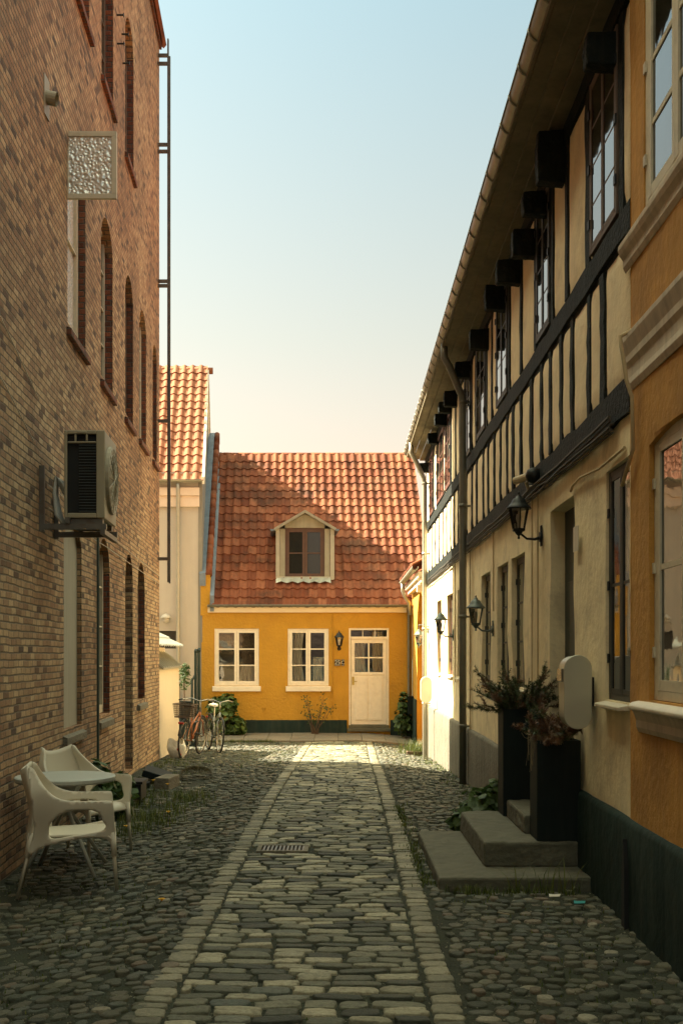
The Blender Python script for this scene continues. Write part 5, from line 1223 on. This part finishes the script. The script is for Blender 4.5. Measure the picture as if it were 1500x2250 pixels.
# ------------------------------------------------------------ bicycles
def bicycle(label, fm, basket):
    t = empty('bicycle', (0, 0, 0), label, 'bicycle', 'bicycles'); r = .335
    for name, cx in (('rear_wheel', -.53), ('front_wheel', .53)):
        b = MB(); n = 36; b.tube([(cx+r*math.cos(2*PI*k/n), 0, r+.01+r*math.sin(2*PI*k/n)) for k in range(n+1)], .017, 8, cap=False); w = b.build(name, 'tyre', t, smooth=True)
        b = MB(); q = r-.024; b.tube([(cx+q*math.cos(2*PI*k/n), 0, r+.01+q*math.sin(2*PI*k/n)) for k in range(n+1)], .010, 6, cap=False); b.tube([(cx, -.035, r+.01), (cx, .035, r+.01)], .02, 8); b.build('rim', 'chrome', w, smooth=True)
        b = MB()
        for k in range(20): a = 2*PI*k/20; b.tube([(cx+.015*math.cos(a+1), .02*(-1)**k, r+.01+.015*math.sin(a+1)), (cx+q*math.cos(a), 0, r+.01+q*math.sin(a))], .0018, 3)
        b.build('spokes', 'chrome', w)
        b = MB(); q = r+.035; b.tube([(cx+q*math.cos(a), 0, r+.01+q*math.sin(a)) for a in [R(15)+R(150)*k/14 for k in range(15)]], .018, 6); b.build('mudguard', 'iron', t, smooth=True)
    b = MB(); bbk = (-.06, 0, .29); hd = (.36, 0, .80); st2 = (-.17, 0, .72)
    for p, q, rr in ((bbk, (.37, 0, .70), .018), (st2, bbk, .017), ((-.15, 0, .58), hd, .015), (hd, (.40, 0, .66), .019)): b.tube([p, q], rr, 8)
    for s in (-1, 1): b.tube([(-.53, .05*s, r+.01), bbk], .009, 6); b.tube([(-.53, .05*s, r+.01), (-.16, .01*s, .66)], .008, 6); b.tube([(.40, .012*s, .66), (.42, .05*s, .62), (.53, .05*s, r+.01)], .011, 6)
    b.build('frame', fm, t, smooth=True)
    b = MB(); b.tube([(.35, 0, .82), (.33, 0, 1.0)], .013, 8); b.tube([(.05, -.31, 1.02), (.18, -.29, 1.03), (.30, -.16, 1.05), (.33, 0, 1.0), (.30, .16, 1.05), (.18, .29, 1.03), (.05, .31, 1.02)], .012, 8)
    hb = b.build('handlebar', 'chrome', t, smooth=True)
    for s in (-1, 1): b = MB(); b.tube([(.03, .31*s, 1.02), (.15, .295*s, 1.03)], .018, 8); b.build('grip', 'tyre', hb)
    b = MB(); b.tube([(-.16, 0, .7), (-.20, 0, .88)], .013, 8); b.build('seat_post', 'chrome', t)
    b = MB(); b.grid(lambda u, v: (-.34+.28*u, (v-.5)*(.20-.15*u**.8), .90+.03*math.sin(PI*v)+.02*(1-u)), 10, 6); b.build('saddle', 'tyre' if basket else 'bag', t, smooth=True, solid=.035)
    b = MB(); b.tube([(-.06, -.05, .29), (-.06, .05, .29)], .022, 8); n = 20; b.tube([(-.06+.09*math.cos(2*PI*k/n), .045, .29+.09*math.sin(2*PI*k/n)) for k in range(n+1)], .006, 5, cap=False)
    b.tube([(-.06, .06, .29), (.03, .08, .14)], .010, 6); b.tube([(-.06, -.06, .29), (-.15, -.08, .44)], .010, 6); b.build('crank', 'chrome', t)
    for x, y, z in ((.03, .13, .14), (-.15, -.13, .44)): b = MB(); b.box(x-.045, x+.045, y-.045, y+.045, z-.012, z+.012); b.build('pedal', 'tyre', t)
    b = MB()
    for s in (-1, 1): b.tube([(-.20, .05*s, .74), (-.75, .06*s, .74)], .006, 5); b.tube([(-.70, .06*s, .74), (-.53, .06*s, .35)], .005, 5)
    for k in range(4): b.tube([(-.3-.13*k, -.06, .74), (-.3-.13*k, .06, .74)], .005, 5)
    b.build('carrier', 'iron', t)
    b = MB(); b.box(-.80, -.77, -.05, .05, .64, .68); b.build('rear_reflector', 'red', t, bevel=.008)
    if basket:
        b = MB(); x0, x1, z0, z1 = -.78, -.40, .76, .99
        for k in range(7):
            f = k/6; z = z0+(z1-z0)*f; e = .035*f; rr = .009 if k in (0, 6) else .003
            b.tube([(x0-e, -.13-e, z), (x1+e, -.13-e, z), (x1+e, .13+e, z), (x0-e, .13+e, z), (x0-e, -.13-e, z)], rr, 4)
        for k in range(12):
            f = k/11; xx = x0+(x1-x0)*f; xt = x0-.035+(x1-x0+.07)*f
            for s in (-1, 1): b.tube([(xx, .13*s, z0), (xt, .165*s, z1)], .003, 4)
            yy = -.13+.26*f; yt = -.165+.33*f
            b.tube([(x0, yy, z0), (x0-.035, yt, z1)], .003, 4); b.tube([(x1, yy, z0), (x1+.035, yt, z1)], .003, 4); b.tube([(xx, -.13, z0), (xx, .13, z0)], .003, 4)
        b.build('basket', 'wicker', t)
    b = MB(); b.tube([(-.1, .02, .28), (-.18, .12, .0)], .009, 6); b.build('kickstand', 'chrome', t)
    return t
k1 = bicycle('copper coloured bicycle with wire basket, nearest along the outbuilding wall', 'bike_orange', True)
k1.location = (-2.76, 20.55, g(-2.7, 20.5)); k1.rotation_euler = (R(4), 0, R(81))
k2 = bicycle('pale framed bicycle with chrome handlebar, between the copper bicycle and the green bush', 'bike_pale', False)
k2.location = (-2.58, 22.5, g(-2.6, 22.5)); k2.rotation_euler = (R(-4), 0, R(-72))
